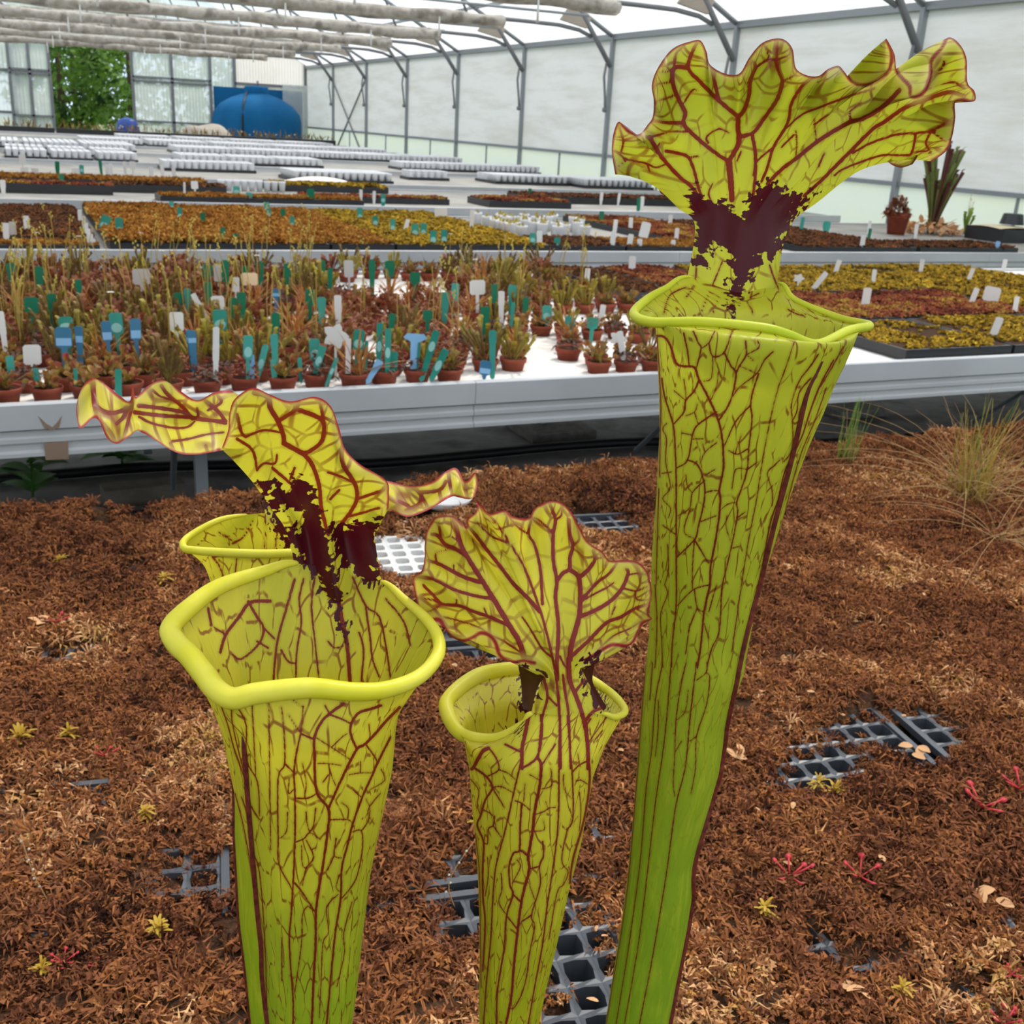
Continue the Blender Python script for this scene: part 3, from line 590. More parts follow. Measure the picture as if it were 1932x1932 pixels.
def rosette(px, py, seed, L, mt, lab):
    rr = random.Random(seed); t = tag(empty('moss_rosette', bedpt(px, py, 0.006)), lab, 'moss', 'bright rosettes in the brown moss')
    p = MB()
    for i in range(22):
        leaf_blade(p, (0, 0, 0.002*i/4), i*2.4, L*rr.uniform(0.5, 1), L*0.09, 0.35, 3, rr.uniform(0.2, 1.2))
    p.build('leaves', mt, t)
for k, (x, y, L) in enumerate(((38, 1400, 0.028), (298, 1765, 0.022), (80, 1830, 0.016), (275, 1545, 0.016), (1545, 1470, 0.018), (130, 1390, 0.02), (1575, 1500, 0.02), (1440, 1730, 0.018), (115, 1075, 0.02), (310, 1110, 0.024), (1700, 1880, 0.018), (900, 1560, 0.02))):
    rosette(x, y, k, L, M['sprig'], 'golden star-shaped moss rosette '+near(x, y))
rr = random.Random(5)
for k in range(46):                     # dry leaf scraps
    x, y = rr.uniform(20, 1910), rr.uniform(1000, 1915)
    if k < 6: x, y = [(85, 1180), (1390, 1440), (1735, 1410), (1680, 1410), (1600, 1880), (1860, 1690)][k]
    b0 = bedpt(x, y, 0.012); L = rr.uniform(0.007, 0.014) if k > 5 else 0.022
    p = MB(); leaf_blade(p, (-L/2, 0, 0), rr.uniform(-0.3, 0.3), L, L*0.28, 0.3, 4, 0.3)
    if k < 6:
        for j in range(3): leaf_blade(p, (rr.uniform(-0.01, 0.01), rr.uniform(-0.01, 0.01), 0), rr.uniform(0, 6), L, L*0.28, 0.4, 4, 0.5)
    o = p.build('dry_leaf', M['straw2']); o.location = b0; o.rotation_euler = (rr.uniform(-0.4, 0.4), rr.uniform(-0.4, 0.4), rr.uniform(0, 6.28))
    tag(o, ('pale dry leaf scrap ' if k > 5 else 'larger curled clump of pale dry leaves ')+near(x, y), 'leaf', 'dry leaf scraps on the moss')
for k, (x, y, lab) in enumerate(((95, 1700, 'thin dry flower stalk with pale seed heads leaning over the moss'), (860, 1690, 'thin dry stalk with pale seed heads beside the smallest pitcher plant'))):
    t = tag(empty('dry_stalk', bedpt(x, y)), lab, 'stalk'); p = MB(); q = crs([(0, 0, 0), (-0.012, -0.01, 0.05), (-0.02 if k == 0 else 0.02, -0.01, 0.10)], 10); p.tube(q, 0.0006, 4); p.build('stem', M['straw'], t)
    for i in range(6):
        p = MB(); p.lathe([(0, -0.0018), (0.0016, 0), (0, 0.0018)], 6, tuple(q[3+i]+np.array([rr.uniform(-.004, .004), 0, 0.001]))); p.build('seed_head', M['petal'], t)
# ================================================================ plants in pots
def trumpet(p, base, L, r, a, lean, hood=True):
    d = np.array([math.cos(a)*math.sin(lean), math.sin(a)*math.sin(lean), math.cos(lean)]); t = np.linspace(0, 1, 6); b = np.array(base)
    pts = [b+d*L*k+np.array([math.cos(a), math.sin(a), 0])*L*0.12*k*k for k in t]; p.tube(pts, r*np.array([0.35, 0.42, 0.55, 0.75, 1.0, 1.25]), 6, False)
    if hood:
        c = pts[-1]; u = np.array([math.cos(a), math.sin(a), 0]); s = np.array([-u[1], u[0], 0]); up = np.array([0, 0, 1])
        p.add([c-u*r-s*r*0.6, c-u*r+s*r*0.6, c-u*r*0.6+up*r*1.2+s*r*1.5, c+u*r*0.8+up*r*2.2+s*r*1.1, c+u*r*0.8+up*r*2.2-s*r*1.1, c-u*r*0.6+up*r*1.2-s*r*1.5], [(0, 1, 2, 5), (5, 2, 3, 4)])
def mk(fn, mt, nm, seed):
    p = MB(); fn(p, random.Random(seed)); return p.mesh(nm, M[mt])
def f_trumpets(n, L0, L1, r, spread):
    def f(p, q):
        for i in range(n):
            a = q.uniform(0, 6.28); s = q.uniform(0, 0.032); trumpet(p, (s*math.cos(a), s*math.sin(a), 0), q.uniform(L0, L1), r*q.uniform(0.7, 1.1), a+q.uniform(-0.5, 0.5), q.uniform(0.02, spread))
    return f
def f_blades(n, L0, L1, w, up0, up1, droop):
    def f(p, q):
        for i in range(n): leaf_blade(p, (q.gauss(0, 0.01), q.gauss(0, 0.01), 0), i*2.4+q.uniform(-.3, .3), q.uniform(L0, L1), w*q.uniform(0.7, 1.2), droop, 4, q.uniform(up0, up1))
    return f
def f_mound(n, r, h, l):
    def f(p, q):
        for i in range(n):
            a = q.uniform(0, 6.28); s = r*math.sqrt(q.random()); z = h*(1-(s/r)**2)*q.uniform(0.5, 1)
            leaf_blade(p, (s*math.cos(a), s*math.sin(a), z), q.uniform(0, 6.28), l*q.uniform(0.6, 1.3), l*0.22, q.uniform(0.1, 0.9), 3, q.uniform(0.2, 1.3))
    return f
def f_traps(n):
    def f(p, q):
        for i in range(n):
            a = i*2.4+q.uniform(-.3, .3); L = q.uniform(0.025, 0.055); e = q.uniform(0.2, 1.0); d = np.array([math.cos(a)*math.cos(e), math.sin(a)*math.cos(e), math.sin(e)]); c = d*L; s = np.array([-math.sin(a), math.cos(a), 0]); w = np.cross(d, s)
            for sg in (-1, 1):
                ring = [c+d*0.011*math.cos(k)+(w*0.9+s*sg*0.7)*0.012*max(0, math.sin(k)) for k in np.linspace(0, math.pi, 6)]; p.add([c]+ring, [(0, k+1, k+2) for k in range(5)])
    return f
def f_petiole(n):
    def f(p, q):
        for i in range(n):
            a = i*2.4+q.uniform(-.3, .3); leaf_blade(p, (0, 0, 0), a, q.uniform(0.03, 0.055), 0.006, 0.05, 3, q.uniform(0.2, 1.0))
    return f
def f_stalks(n, h0, h1, k):
    def f(p, q):
        for i in range(n):
            a = q.uniform(0, 6.28); h = q.uniform(h0, h1); b = (q.gauss(0, .012), q.gauss(0, .012), 0); top = (b[0]+q.gauss(0, .02), b[1]+q.gauss(0, .02), h)
            if k == 0: p.tube(crs([b, (b[0]+q.gauss(0, .006), b[1], h*0.5), top], 6), 0.0016, 5)
            elif k == 1:
                for j in range(4): p.lathe([(0, -.005), (.0045, 0), (0, .006)], 6, (top[0]+q.gauss(0, .005), top[1]+q.gauss(0, .005), top[2]-j*0.008))
            else:
                for j in range(5): leaf_blade(p, top, j*1.256, 0.016, 0.006, 0.3, 3, 0.3)
    return f
_p = MB(); _p.lathe([(0.040, 0.0), (0.047, 0.032), (0.051, 0.032), (0.053, 0.046), (0.0515, 0.048), (0.049, 0.046), (0.046, 0.033), (0.045, 0.03)], 20, cap0=True); POT = _p.mesh('clay_pot', M['terra'])
_p = MB(); _p.lathe([(0.047, 0.038), (0.03, 0.044), (0.012, 0.046), (0.0005, 0.047)], 14); SOIL = _p.mesh('peat_top', M['soil'])
KINDS = [  # name, category, label, parts
 ('potted_flytrap', 'Venus flytrap rosette', [[('petioles', mk(f_petiole(16), 'fol_olive', 'petioles', s)), ('traps', mk(f_traps(16), 'trap', 'traps', s))] for s in (1, 2)]),
 ('potted_trumpet', 'clump of thin olive trumpet pitchers', [[('trumpets', mk(f_trumpets(15, .04, .11, .005, .6), 'fol_olive', 'trumpets', s))] for s in (3, 4)]),
 ('potted_trumpet', 'clump of yellow-green trumpet pitchers', [[('trumpets', mk(f_trumpets(13, .04, .10, .0058, .7), 'fol_yel', 'trumpets', s))] for s in (5, 6)]),
 ('potted_trumpet', 'clump of stubby red-brown pitchers', [[('trumpets', mk(f_trumpets(14, .035, .07, .008, .9), 'fol_red', 'trumpets', s))] for s in (7, 8)]),
 ('potted_moss', 'dark curled mound of dying leaves', [[('mound', mk(f_mound(60, .042, .03, .02), 'fol_dark', 'mound', s))] for s in (9, 10)]),
 ('potted_sundew', 'spiky fountain of orange leaves', [[('leaves', mk(f_blades(26, .08, .17, .0035, .5, 1.4, .25), 'fol_or', 'leaves', s))] for s in (11, 12)]),
 ('potted_sundew', 'fuzzy red-brown tuft', [[('tuft', mk(f_mound(70, .045, .055, .024), 'fol_red', 'tuft', s))] for s in (13, 14)]),
 ('potted_flytrap', 'olive flytrap tuft with tall leaves', [[('leaves', mk(f_blades(18, .04, .09, .006, .5, 1.3, .1), 'fol_olive', 'leaves', s)), ('traps', mk(f_traps(12), 'trap', 'traps', s+30))] for s in (15, 16)]),
]
STALK = [[('flower_stalks', mk(f_stalks(3, .2, .36, 0), 'stalk', 'stalks', s)), ('buds', mk(f_stalks(3, .2, .36, 1), 'bud', 'buds', s))] for s in (41, 42, 43)]
STALKW = [[('flower_stalk', mk(f_stalks(1, .15, .26, 0), 'stalk', 'stalks', s)), ('white_flower', mk(f_stalks(1, .15, .26, 2), 'petal', 'petals', s))] for s in (44, 45)]
PXE = [[(590,530),(850,525),(880,562),(640,556)], [(480,592),(620,590),(620,612),(480,612)], [(985,655),(1020,640),(1105,700),(1170,735),(1040,735)], [(1005,588),(1050,583),(1250,598),(1250,622),(1100,616),(1020,606)], [(1090,640),(1250,640),(1250,662),(1200,668),(1080,655)],
       [(985,490),(1260,490),(1260,580),(1190,572),(1090,548)], [(690,650),(720,640),(700,700),(670,690)], [(885,690),(960,690),(965,712),(890,712)], [(840,604),(890,600),(895,616),(845,620)]]
def kind_at(x, y, q):
    w = [3, 3, 2, 3, 3, 1.2, 3, 3]
    if y > 690: w = [5, 1.5, 1, 1, 5, 0.7, 2, 4]
    if x > 980: w = [4, 1, 3, 0.5, 4, 0.3, 1, 5]
    if y < 590 and x < 500: w = [1, 2, 1, 5, 2, 1, 5, 1]
    if 640 < x < 900 and 560 < y < 680: w = [1, 1, .5, 3, 1, 1.5, 7, 1]
    if 300 < x < 480 and y > 640: w = [1, 4, 4, 0, 1, 3, 1, 2]
    if 100 < x < 330 and 590 < y < 690: w = [1, 6, 2, 2, 1, 1, 2, 1]
    return q.choices(range(8), w)[0]
NTH = 'first second third fourth fifth sixth seventh eighth ninth tenth eleventh twelfth thirteenth fourteenth fifteenth sixteenth seventeenth eighteenth nineteenth twentieth twenty-first twenty-second twenty-third twenty-fourth'.split()
q = random.Random(99); npot = 0; POTS = []; TRAYS = []
row = 0; y = BF[0]+0.105
while y < BF[0]+BD-0.06:
    x = -0.78+(row % 2)*0.062
    while x < 3.0:
        xx, yy = x+q.uniform(-.005, .005), y+q.uniform(-.012, .012); P_ = proj(np.array([xx, yy, BT+0.02])); px, py = P_
        x += 0.118
        if px > 1248 or px < -400 or any(inpoly(np.array([px]), np.array([py]), e)[0] for e in PXE): continue
        if q.random() < (0.07 if py < 690 else 0.03): continue
        k = kind_at(px, py, q); nm, desc, variants = KINDS[k]; v = q.choice(variants); extra = []
        if k in (0, 1, 6, 7) and q.random() < (0.42 if px < 620 else 0.15) and py < 690: extra = q.choice(STALK)
        elif k in (1, 3) and q.random() < 0.10: extra = q.choice(STALKW)
        lab = 'clay pot, %s%s, %s row %s' % (desc, ', flower stalks' if extra in STALK else (', white flower' if extra else ''), NTH[row], 'behind the rail' if px < 985 else 'on open sheet')
        t = tag(empty(nm, (xx, yy, BT), q.uniform(0, 6.28)), lab, 'potted plant', 'potted plants on the crowded bench'); sc = q.uniform(0.90, 1.01); POTS.append((xx, yy, sc))
        obj('clay_pot', POT, t, sc=sc); obj('peat_top', SOIL, t, sc=sc)
        fs = q.uniform(1.0, 1.35) if k != 4 else 1.3
        for pn, me in v: obj(pn, me, t, (0, 0, 0.043*sc), sc=fs)
        for pn, me in extra: obj(pn, me, t, (0, 0, 0.043*sc), sc=q.uniform(.9, 1.05) if pn.startswith('x') else 1.0)
        npot += 1
    y += 0.124; row += 1
# ================================================================ plant tags, read off the photograph: x, y, width, height, kind[, tilt]
TAGS1 = '''5 705 14 64 t;61 575 26 26 g;98 568 16 26 g;72 510 16 14 g;20 503 16 12 g;148 536 12 16 g;122 610 26 22 p;119 637 30 34 b;148 632 14 30 b;199 624 18 34 b;219 609 24 36 p;249 621 20 36 b;57 671 32 36 w;4 610 12 40 w;70 721 10 50 t;137 722 7 50 t;227 721 12 50 t;
257 522 32 28 G;333 607 26 34 w;411 571 24 24 w;375 571 10 34 w -25;415 603 26 36 p;421 648 12 60 w;391 510 18 20 g;425 510 14 36 g;412 516 14 30 G;393 538 14 10 g;490 505 14 20 g;463 507 12 10 g;469 526 30 22 n;440 537 14 26 G;456 562 16 20 g;440 569 14 14 g;331 561 18 18 g;347 552 12 16 t;520 552 18 14 b;585 560 18 26 g;606 570 16 18 t;623 515 10 18 g;601 499 12 16 g;542 508 12 20 g;520 602 16 22 g;358 634 14 22 b;376 636 16 22 b;471 655 18 40 p;472 680 16 22 l;497 674 12 46 p 14;517 704 10 48 t;511 641 14 22 t;583 660 20 38 p;604 672 14 38 p 18;569 694 8 36 t;623 690 8 32 p 20;
633 634 42 40 f;677 640 20 34 p 8;657 673 10 66 w;691 664 7 40 t;716 637 12 52 p;734 649 12 54 p;745 692 14 54 p 4;716 685 14 14 l 30;790 665 5 36 t;813 643 14 40 p 14;834 677 14 44 p 22;784 634 44 8 l;916 693 22 24 b 6;914 593 18 28 g;904 543 30 26 w;702 503 12 24 g;735 506 18 26 g;658 507 18 30 G;783 523 20 18 g;607 571 16 18 t;639 572 14 28 w;740 597 14 10 g;807 594 18 16 g;840 566 14 28 t;859 546 14 22 t;
933 548 12 22 g;960 547 16 18 t;985 562 11 30 g;997 582 11 38 g;970 581 8 18 t;946 562 12 24 w;1032 590 18 26 p;1075 607 18 20 t;1118 609 20 18 t;1136 592 11 32 w;1160 638 26 24 f;1171 648 12 44 w -12;930 635 14 22 t;1108 520 10 26 w;1193 495 13 22 T;1580 503 9 24 w 10;1649 520 8 22 w;1739 501 8 22 w;1832 517 8 22 w 10;1895 500 8 20 w;1635 559 15 30 w;1838 558 10 28 w 12;1875 555 30 26 T 8;1880 617 14 36 w 8;1555 533 10 40 w 30;1928 575 9 26 w;1507 525 18 14 f'''
TAGS2 = '''11 432 11 24 w;24 432 12 24 G;50 420 11 24 w;188 419 18 24 p 20;225 428 14 32 p;324 388 8 16 p;339 403 9 22 p;383 413 9 22 g;421 440 10 20 g;446 458 13 30 g;498 391 11 18 p;516 401 9 14 p;534 402 9 15 g;562 420 9 22 p;679 404 11 22 p;708 416 11 16 p;741 425 10 22 p;767 425 8 22 w 18;783 434 14 22 p;799 433 12 22 p;818 447 13 22 p;838 446 12 24 p;832 401 24 16 T;890 420 8 44 w 4;1159 451 10 26 w;1186 456 10 26 w 8;1209 465 10 26 w;1272 466 9 24 w;1161 425 8 20 w;1187 421 8 20 w;1217 433 18 26 w 8;1265 413 8 14 w;1277 440 8 18 w;1020 450 11 26 w;1007 449 12 16 p;1053 460 12 22 p;1135 407 9 16 g;1640 444 6 24 g;1628 454 9 18 w;1513 424 7 26 t;1560 424 14 12 t;1729 431 7 16 w;1641 423 6 12 w;1886 461 8 10 l;153 406 7 18 w;158 418 7 18 w;163 430 7 18 w;167 441 7 18 w;172 452 8 20 w;177 463 9 24 w'''
TAGS3 = '''42 300 12 16 T;46 322 14 12 T;66 324 13 12 T;143 324 14 12 T;116 336 9 14 g;5 346 10 12 w;348 358 4 26 w;367 349 13 14 T;446 358 13 12 p;470 372 13 16 p;586 366 14 18 g;723 374 9 14 p;706 368 6 14 w;681 364 6 12 w;108 312 8 14 g;154 318 8 12 p;189 308 6 12 g;202 320 6 18 w;209 318 7 18 w;235 312 6 14 w;285 324 8 16 w;306 318 7 14 w;328 326 7 18 w;250 312 12 14 T;1000 362 7 12 g;1205 384 7 20 g;1135 370 6 14 w;1168 372 5 14 w;1212 378 7 14 w'''
KT = dict(t=('teal', 'narrow teal plastic plant tag'), g=('green', 'deep green plastic plant tag'), p=('teal', 'teal plant tag with a pale oval print'), b=('blue', 'blue picture tag with a pale lower half'), w=('wlabel', 'plain white plastic plant tag'), G=('glabel', 'greyish blank plant tag seen from behind'), n=('tan', 'white stem tag with a tan printed card'), l=('palebl', 'small pale blue tag'), f=('wlabel', 'white flower-shaped tag'), T=('wlabel', 'white T-shaped plant tag on a thin stem'))
SET = []
def plant_tag(px, py, w, h, k, tilt, zb, zc, where, grp, yr):
    C = onz(px, py, zc); lo_, hi_ = yr
    if not lo_ < C[1] < hi_: C = ony(px, py, min(max(C[1], lo_), hi_))
    dist = (C-CAM)@(RW@np.array([0, 0, 1.0])); W_ = w*dist/FPX; H_ = h*dist/FPX/0.95
    C[2] += 0.0; base = zb
    pots = [(math.hypot(C[0]-a, C[1]-b_), a, b_, sc) for a, b_, sc in POTS]; dmin = min(pots) if pots else (9,)
    if dmin[0] < 0.064:
        f = 0.066/max(dmin[0], 1e-6); o2 = (dmin[1]+(C[0]-dmin[1])*f, dmin[2]+(C[1]-dmin[2])*f)
        if dmin[0] > 0.05 and o2[1] > lo_-.03 and all(math.hypot(o2[0]-a, o2[1]-b_) > 0.062 for _, a, b_, _ in pots): C[0], C[1] = o2      # between the pots
        else:                             # stuck in the peat of that pot, inside its rim
            f = min(1.0, 0.034/max(dmin[0], 1e-6)); C[0] = dmin[1]+(C[0]-dmin[1])*f; C[1] = dmin[2]+(C[1]-dmin[2])*f; base = BT+0.032
    for _ in range(4):                    # one tag stands before the other, not through it
        for a, b_, w2 in SET:
            if abs(a-C[0]) < (w2+W_)/2+.002 and abs(b_-C[1]) < 0.010: C[1] = b_+(0.012 if C[1] >= b_ else -0.012)
    SET.append((C[0], C[1], W_))
    for a, b_, c_, d_ in TRAYS:
        if a-0.02 < C[0] < b_+0.02 and c_-0.02 < C[1] < d_+0.02:      # stuck in the moss, clear of the tray wall
            C[0] = min(max(C[0], a+0.035), b_-0.035); C[1] = min(max(C[1], c_+0.03), d_-0.03); base = BT+0.022; break
    stem = k in 'GnT' or (k == 'w' and w > 20) or k == 'f'
    p = MB(); th = 0.0009; hw = W_/2; top = H_/2; bot = -H_/2; foot = base-C[2]
    foot = min(foot, bot-0.004)
    if k == 'f':
        out = [(hw*(1+0.25*math.cos(5*a))*math.cos(a), top*(1+0.22*math.cos(5*a))*math.sin(a)) for a in np.linspace(0, 6.283, 21)[:-1]]
        p.add([(x, -th, z) for x, z in out]+[(x, th, z) for x, z in out], [tuple(range(20)), tuple(range(39, 19, -1))]+[(i, 20+i, 20+(i+1) % 20, (i+1) % 20) for i in range(20)])
        p.box(-0.004, 0.004, -th*2, th*2, foot, bot+H_*0.3)
    elif stem:
        cb = min(hw, H_/2)*0.25; out = [(-hw+cb, bot), (hw-cb, bot), (hw, bot+cb), (hw, top-cb), (hw-cb, top), (-hw+cb, top), (-hw, top-cb), (-hw, bot+cb)]
        p.add([(x, -th, z) for x, z in out]+[(x, th, z) for x, z in out], [tuple(range(8)), tuple(range(15, 7, -1))]+[(i, 8+i, 8+(i+1) % 8, (i+1) % 8) for i in range(8)])
        sw = max(0.003, hw*0.22); p.box(-sw, sw, -th*0.9, th*0.9, foot, bot+0.001)
    else:
        sk = 0.85 if w < 17 else 0.4; out = [(-hw, top-hw*0.3), (-hw*0.7, top), (hw*0.7, top), (hw, top-hw*0.3), (hw, bot), (hw*sk, bot-hw*0.3), (hw*sk*.8, foot+0.01), (0, foot), (-hw*sk*.8, foot+0.01), (-hw*sk, bot-hw*0.3), (-hw, bot)]; out = out[::-1]; n = len(out)
        p.add([(x, -th, z) for x, z in out]+[(x, th, z) for x, z in out], [tuple(range(n)), tuple(range(2*n-1, n-1, -1))]+[(i, n+i, n+(i+1) % n, (i+1) % n) for i in range(n)])
    mt, lab = KT[k]; o = p.build('plant_tag', M[mt], None, False); o.location = C
    face = math.atan2(C[0], C[1]); o.rotation_euler = (q.uniform(-.12, .05), math.radians(tilt)+q.uniform(-.05, .05), -face+q.uniform(-.3, .3)); tag(o, lab+' '+(where if 'pots' not in where or 'seedling' in where else 'by the '+NTH[max(0, int((C[1]-yr[0])/.124))]+' row of pots'), 'plant tag', grp)
    if k in 'pbn':
        s = MB()
        if k == 'n': s.box(-hw*0.98, hw*0.98, -th*1.8, -th*1.2, -H_*0.15, H_*0.22)
        elif k == 'b': s.box(-hw*0.9, hw*0.9, -th*1.8, -th*1.2, bot*0.95, -H_*0.08)
        else:
            rz_ = min(H_*0.24, hw*1.7); ring = [(hw*0.82*math.cos(a), bot+rz_*1.05+rz_*math.sin(a)) for a in np.linspace(0, 6.283, 15)[:-1]]
            s.add([(x, -th*1.8, z) for x, z in ring]+[(x, -th*1.1, z) for x, z in ring], [tuple(range(14)), tuple(range(27, 13, -1))]+[(i, 14+i, 14+(i+1) % 14, (i+1) % 14) for i in range(14)])
        s.build('print_panel', M['tan' if k == 'n' else ('palebl' if k == 'b' else 'pale')], o, False)
def tags(txt, zb, zc, fn, grp, y0_):
    for it in txt.replace('\n', '').split(';'):
        f = it.split()
        if not f: continue
        x, y, w, h = map(float, f[:4]); plant_tag(x, y, w, h, f[4], float(f[5]) if len(f) > 5 else 0, zb, zc if not callable(zc) else zc(x, y), fn(x, y), grp, (y0_+.07, y0_+BD-.06))
# ================================================================ trays of moss on the benches
def moss_tray(x0, x1, y0, y1, kind, label, h=0.05, dens=1500, size=(0.03, 0.05), hump=0.02, grp='moss trays on the benches', z=BT, thr=0.0):
    TRAYS.append((x0, x1, y0, y1)); t = tag(empty('moss_tray', ((x0+x1)/2, (y0+y1)/2, z)), label, 'tray', grp); a, b_ = (x1-x0)/2, (y1-y0)/2
    p = MB(); w = 0.012
    p.box(-a, a, -b_, b_, 0.001, 0.008)
    for (u0, u1, v0, v1) in ((-a, a, -b_, -b_+w), (-a, a, b_-w, b_), (-a, -a+w, -b_+w, b_-w), (a-w, a, -b_+w, b_-w)): p.box(u0, u1, v0, v1, 0.008, h)
    p.build('tray_body', M['black'], t, False)
    n1, n2 = max(4, int(2*a/0.05)), max(4, int(2*b_/0.05)); X, Y = np.meshgrid(np.linspace(-a+w, a-w, n1), np.linspace(-b_+w, b_-w, n2))
    zf = lambda X, Y: h-0.012+hump*fbm(X+x0, Y+y0, 0.25, 77)
    g = MB(); g.grid(np.stack([X, Y, zf(X, Y)], -1)); o = g.build('moss', M['soil'], t); o['kind'] = 'stuff'
    n = int(dens*4*a*b_); P_ = NR.random((n, 2))*[2*(a-w), 2*(b_-w)]-[a-w, b_-w]
    P_ = P_[fbm(P_[:, 0]+x0, P_[:, 1]+y0, 0.12, 13) > thr]; n = len(P_)
    Z_ = zf(P_[:, 0], P_[:, 1])+0.002
    rot = np.stack([NR.normal(0, .3, n), NR.normal(0, .3, n), NR.uniform(0, 6.28, n)], 1)
    scatter(o, np.concatenate([P_, Z_[:, None]], 1), rot, NR.uniform(*size, n), NR.integers(0, 4, n), NG[kind]); return t
y1 = BF[0]
moss_tray(2.93, 3.27, y1+1.62, y1+2.62, 'peat', 'black tray of dark peat behind the open white sheet', dens=2500, size=(.02, .035))
moss_tray(3.29, 3.80, y1+1.60, y1+2.66, 'red', 'black tray of red and brown moss behind the tallest pitcher', dens=2500, size=(.025, .045))
moss_tray(3.37, 3.98, y1+0.05, y1+0.72, 'yel', 'black tray of patchy yellow moss nearest the rail', dens=2600, size=(.025, .04), thr=.38)
moss_tray(4.00, 4.70, y1+0.05, y1+0.72, 'yel', 'black tray of patchy yellow moss right of the T-shaped tag', dens=2600, size=(.025, .04), thr=.40)
moss_tray(3.42, 4.2, y1+0.76, y1+1.55, 'red', 'black tray of dense red moss in the middle of the near bench', dens=2600, size=(.025, .05), thr=.25)
moss_tray(4.22, 5.0, y1+0.76, y1+1.55, 'red', 'black tray of red moss beside the dense red tray', dens=2600, size=(.025, .05), thr=.33)
moss_tray(3.85, 5.0, y1+1.60, y1+2.66, 'yel', 'black tray of yellow moss at the back of the near bench', dens=2400, size=(.025, .045), thr=.3)
moss_tray(5.02, 6.3, y1+0.8, y1+2.66, 'yel', 'long black tray of yellow and brown moss at the far right of the near bench', dens=1800, size=(.03, .05), thr=.35)
y2 = BF[1]
moss_tray(-0.75, 0.47, y2+0.05, y2+0.30, 'tan', 'low tray of bright orange moss along the rail of the second bench', h=.035, dens=1800)
moss_tray(-0.75, 0.47, y2+0.32, y2+2.68, 'peat', 'tray of dark peat studded with white tags', dens=1700, size=(.03, .05))
moss_tray(0.53, 1.90, y2+0.06, y2+2.68, 'tan', 'big tray of upright tan moss with teal tags', dens=1800, size=(.06, .10), hump=.03)
moss_tray(1.92, 2.35, y2+0.06, y2+2.68, 'tan', 'strip of tan moss beside the yellow moss', dens=1800, size=(.05, .08), hump=.03)
moss_tray(2.37, 3.52, y2+0.06, y2+2.68, 'yel', 'wide tray of yellow moss on the second bench', dens=1700, size=(.04, .07), thr=.33)
moss_tray(3.54, 4.15, y2+0.06, y2+0.62, 'peat', 'tray of brown peat between the yellow moss and the seedling pots', dens=1500, size=(.03, .05))
moss_tray(4.17, 5.2, y2+0.06, y2+0.62, 'tan', 'tray of smooth ochre moss in front of the seedling pots', h=.045, dens=2200, size=(.03, .05))
moss_tray(4.9, 5.75, y2+0.66, y2+2.6, 'red', 'tray of rusty moss beside the seedling pots', dens=1500, size=(.03, .05))
moss_tray(5.82, 7.0, y2+0.06, y2+2.3, 'peat', 'wide brown tray before the tall potted clump', dens=1500, size=(.03, .05))
moss_tray(6.95+.1, 8.2, y2+0.06, y2+0.6, 'peat', 'narrow brown tray at the right of the second bench', dens=1500, size=(.03, .05))
y3 = BF[2]
moss_tray(-0.6, 0.93, y3+0.85, y3+1.15, 'red', 'narrow tray of rusty moss with two T-shaped tags', h=.09, dens=900, size=(.04, .07))
moss_tray(0.96, 2.1, y3+1.25, y3+1.55, 'peat', 'narrow brown tray behind the rusty one', h=.08, dens=900, size=(.04, .07))
moss_tray(1.28, 3.25, y3+0.05, y3+0.50, 'tan', 'long orange tray along the rail of the third bench', h=.06, dens=1100, size=(.04, .07))
moss_tray(2.75, 4.35, y3+0.06+.46, y3+0.85, 'red', 'long rusty tray narrowing to the right', h=.06, dens=1100, size=(.04, .07))
moss_tray(4.75, 5.75, y3+0.35, y3+1.0, 'red', 'tray of rusty moss on the empty half of the third bench', h=.07, dens=900, size=(.04, .07))
moss_tray(5.55, 8.6, y3+0.5+.6, y3+1.7, 'peat', 'long dark tray at the right of the third bench', h=.08, dens=900, size=(.04, .07))
moss_tray(-0.6, 2.05, y3+2.0, y3+2.6, 'tan', 'back tray of mixed seedlings with white tags', h=.07, dens=900, size=(.05, .09))
moss_tray(2.75, 4.15, y3+2.05, y3+2.6, 'yel', 'back tray of bright yellow-green moss', h=.07, dens=900, size=(.05, .09))
p = MB(); p.grid(np.array([[(x, yy, 0.004+0.10*math.sin(math.pi*min(1, max(0, (x+.5)/1.0)))**0.7*math.cos(yy*3.6)) for x in np.linspace(-.5, .5, 17)] for yy in np.linspace(-.3, .3, 9)])); o = p.build('fleece_sheet', M['white']); P_ = onz(606, 350, BT); o.location = (P_[0], P_[1]+.1, BT); tag(o, 'humped cream fleece sheet behind the long orange tray', 'sheet')
tags(TAGS1, BT, lambda x, y: BT+(0.055 if y > 690 else (0.10 if y > 655 or x > 980 else 0.155)), lambda x, y: ('by the front pots' if y > 640 else 'among the rear pots') if x < 985 else ('on the open white sheet' if x < 1230 else 'in the wide moss trays'), 'plant tags on the crowded bench', BF[0])
tags(TAGS2, BT, BT+0.10, lambda x, y: 'in the dark peat tray' if x < 180 else ('in the tan or yellow moss' if x < 900 else ('by the white seedling pots' if x < 1300 else 'by the tall potted clump')), 'plant tags on the second bench', BF[1])
tags(TAGS3, BT, BT+0.11, lambda x, y: 'on the third bench', 'plant tags on the third bench', BF[2])
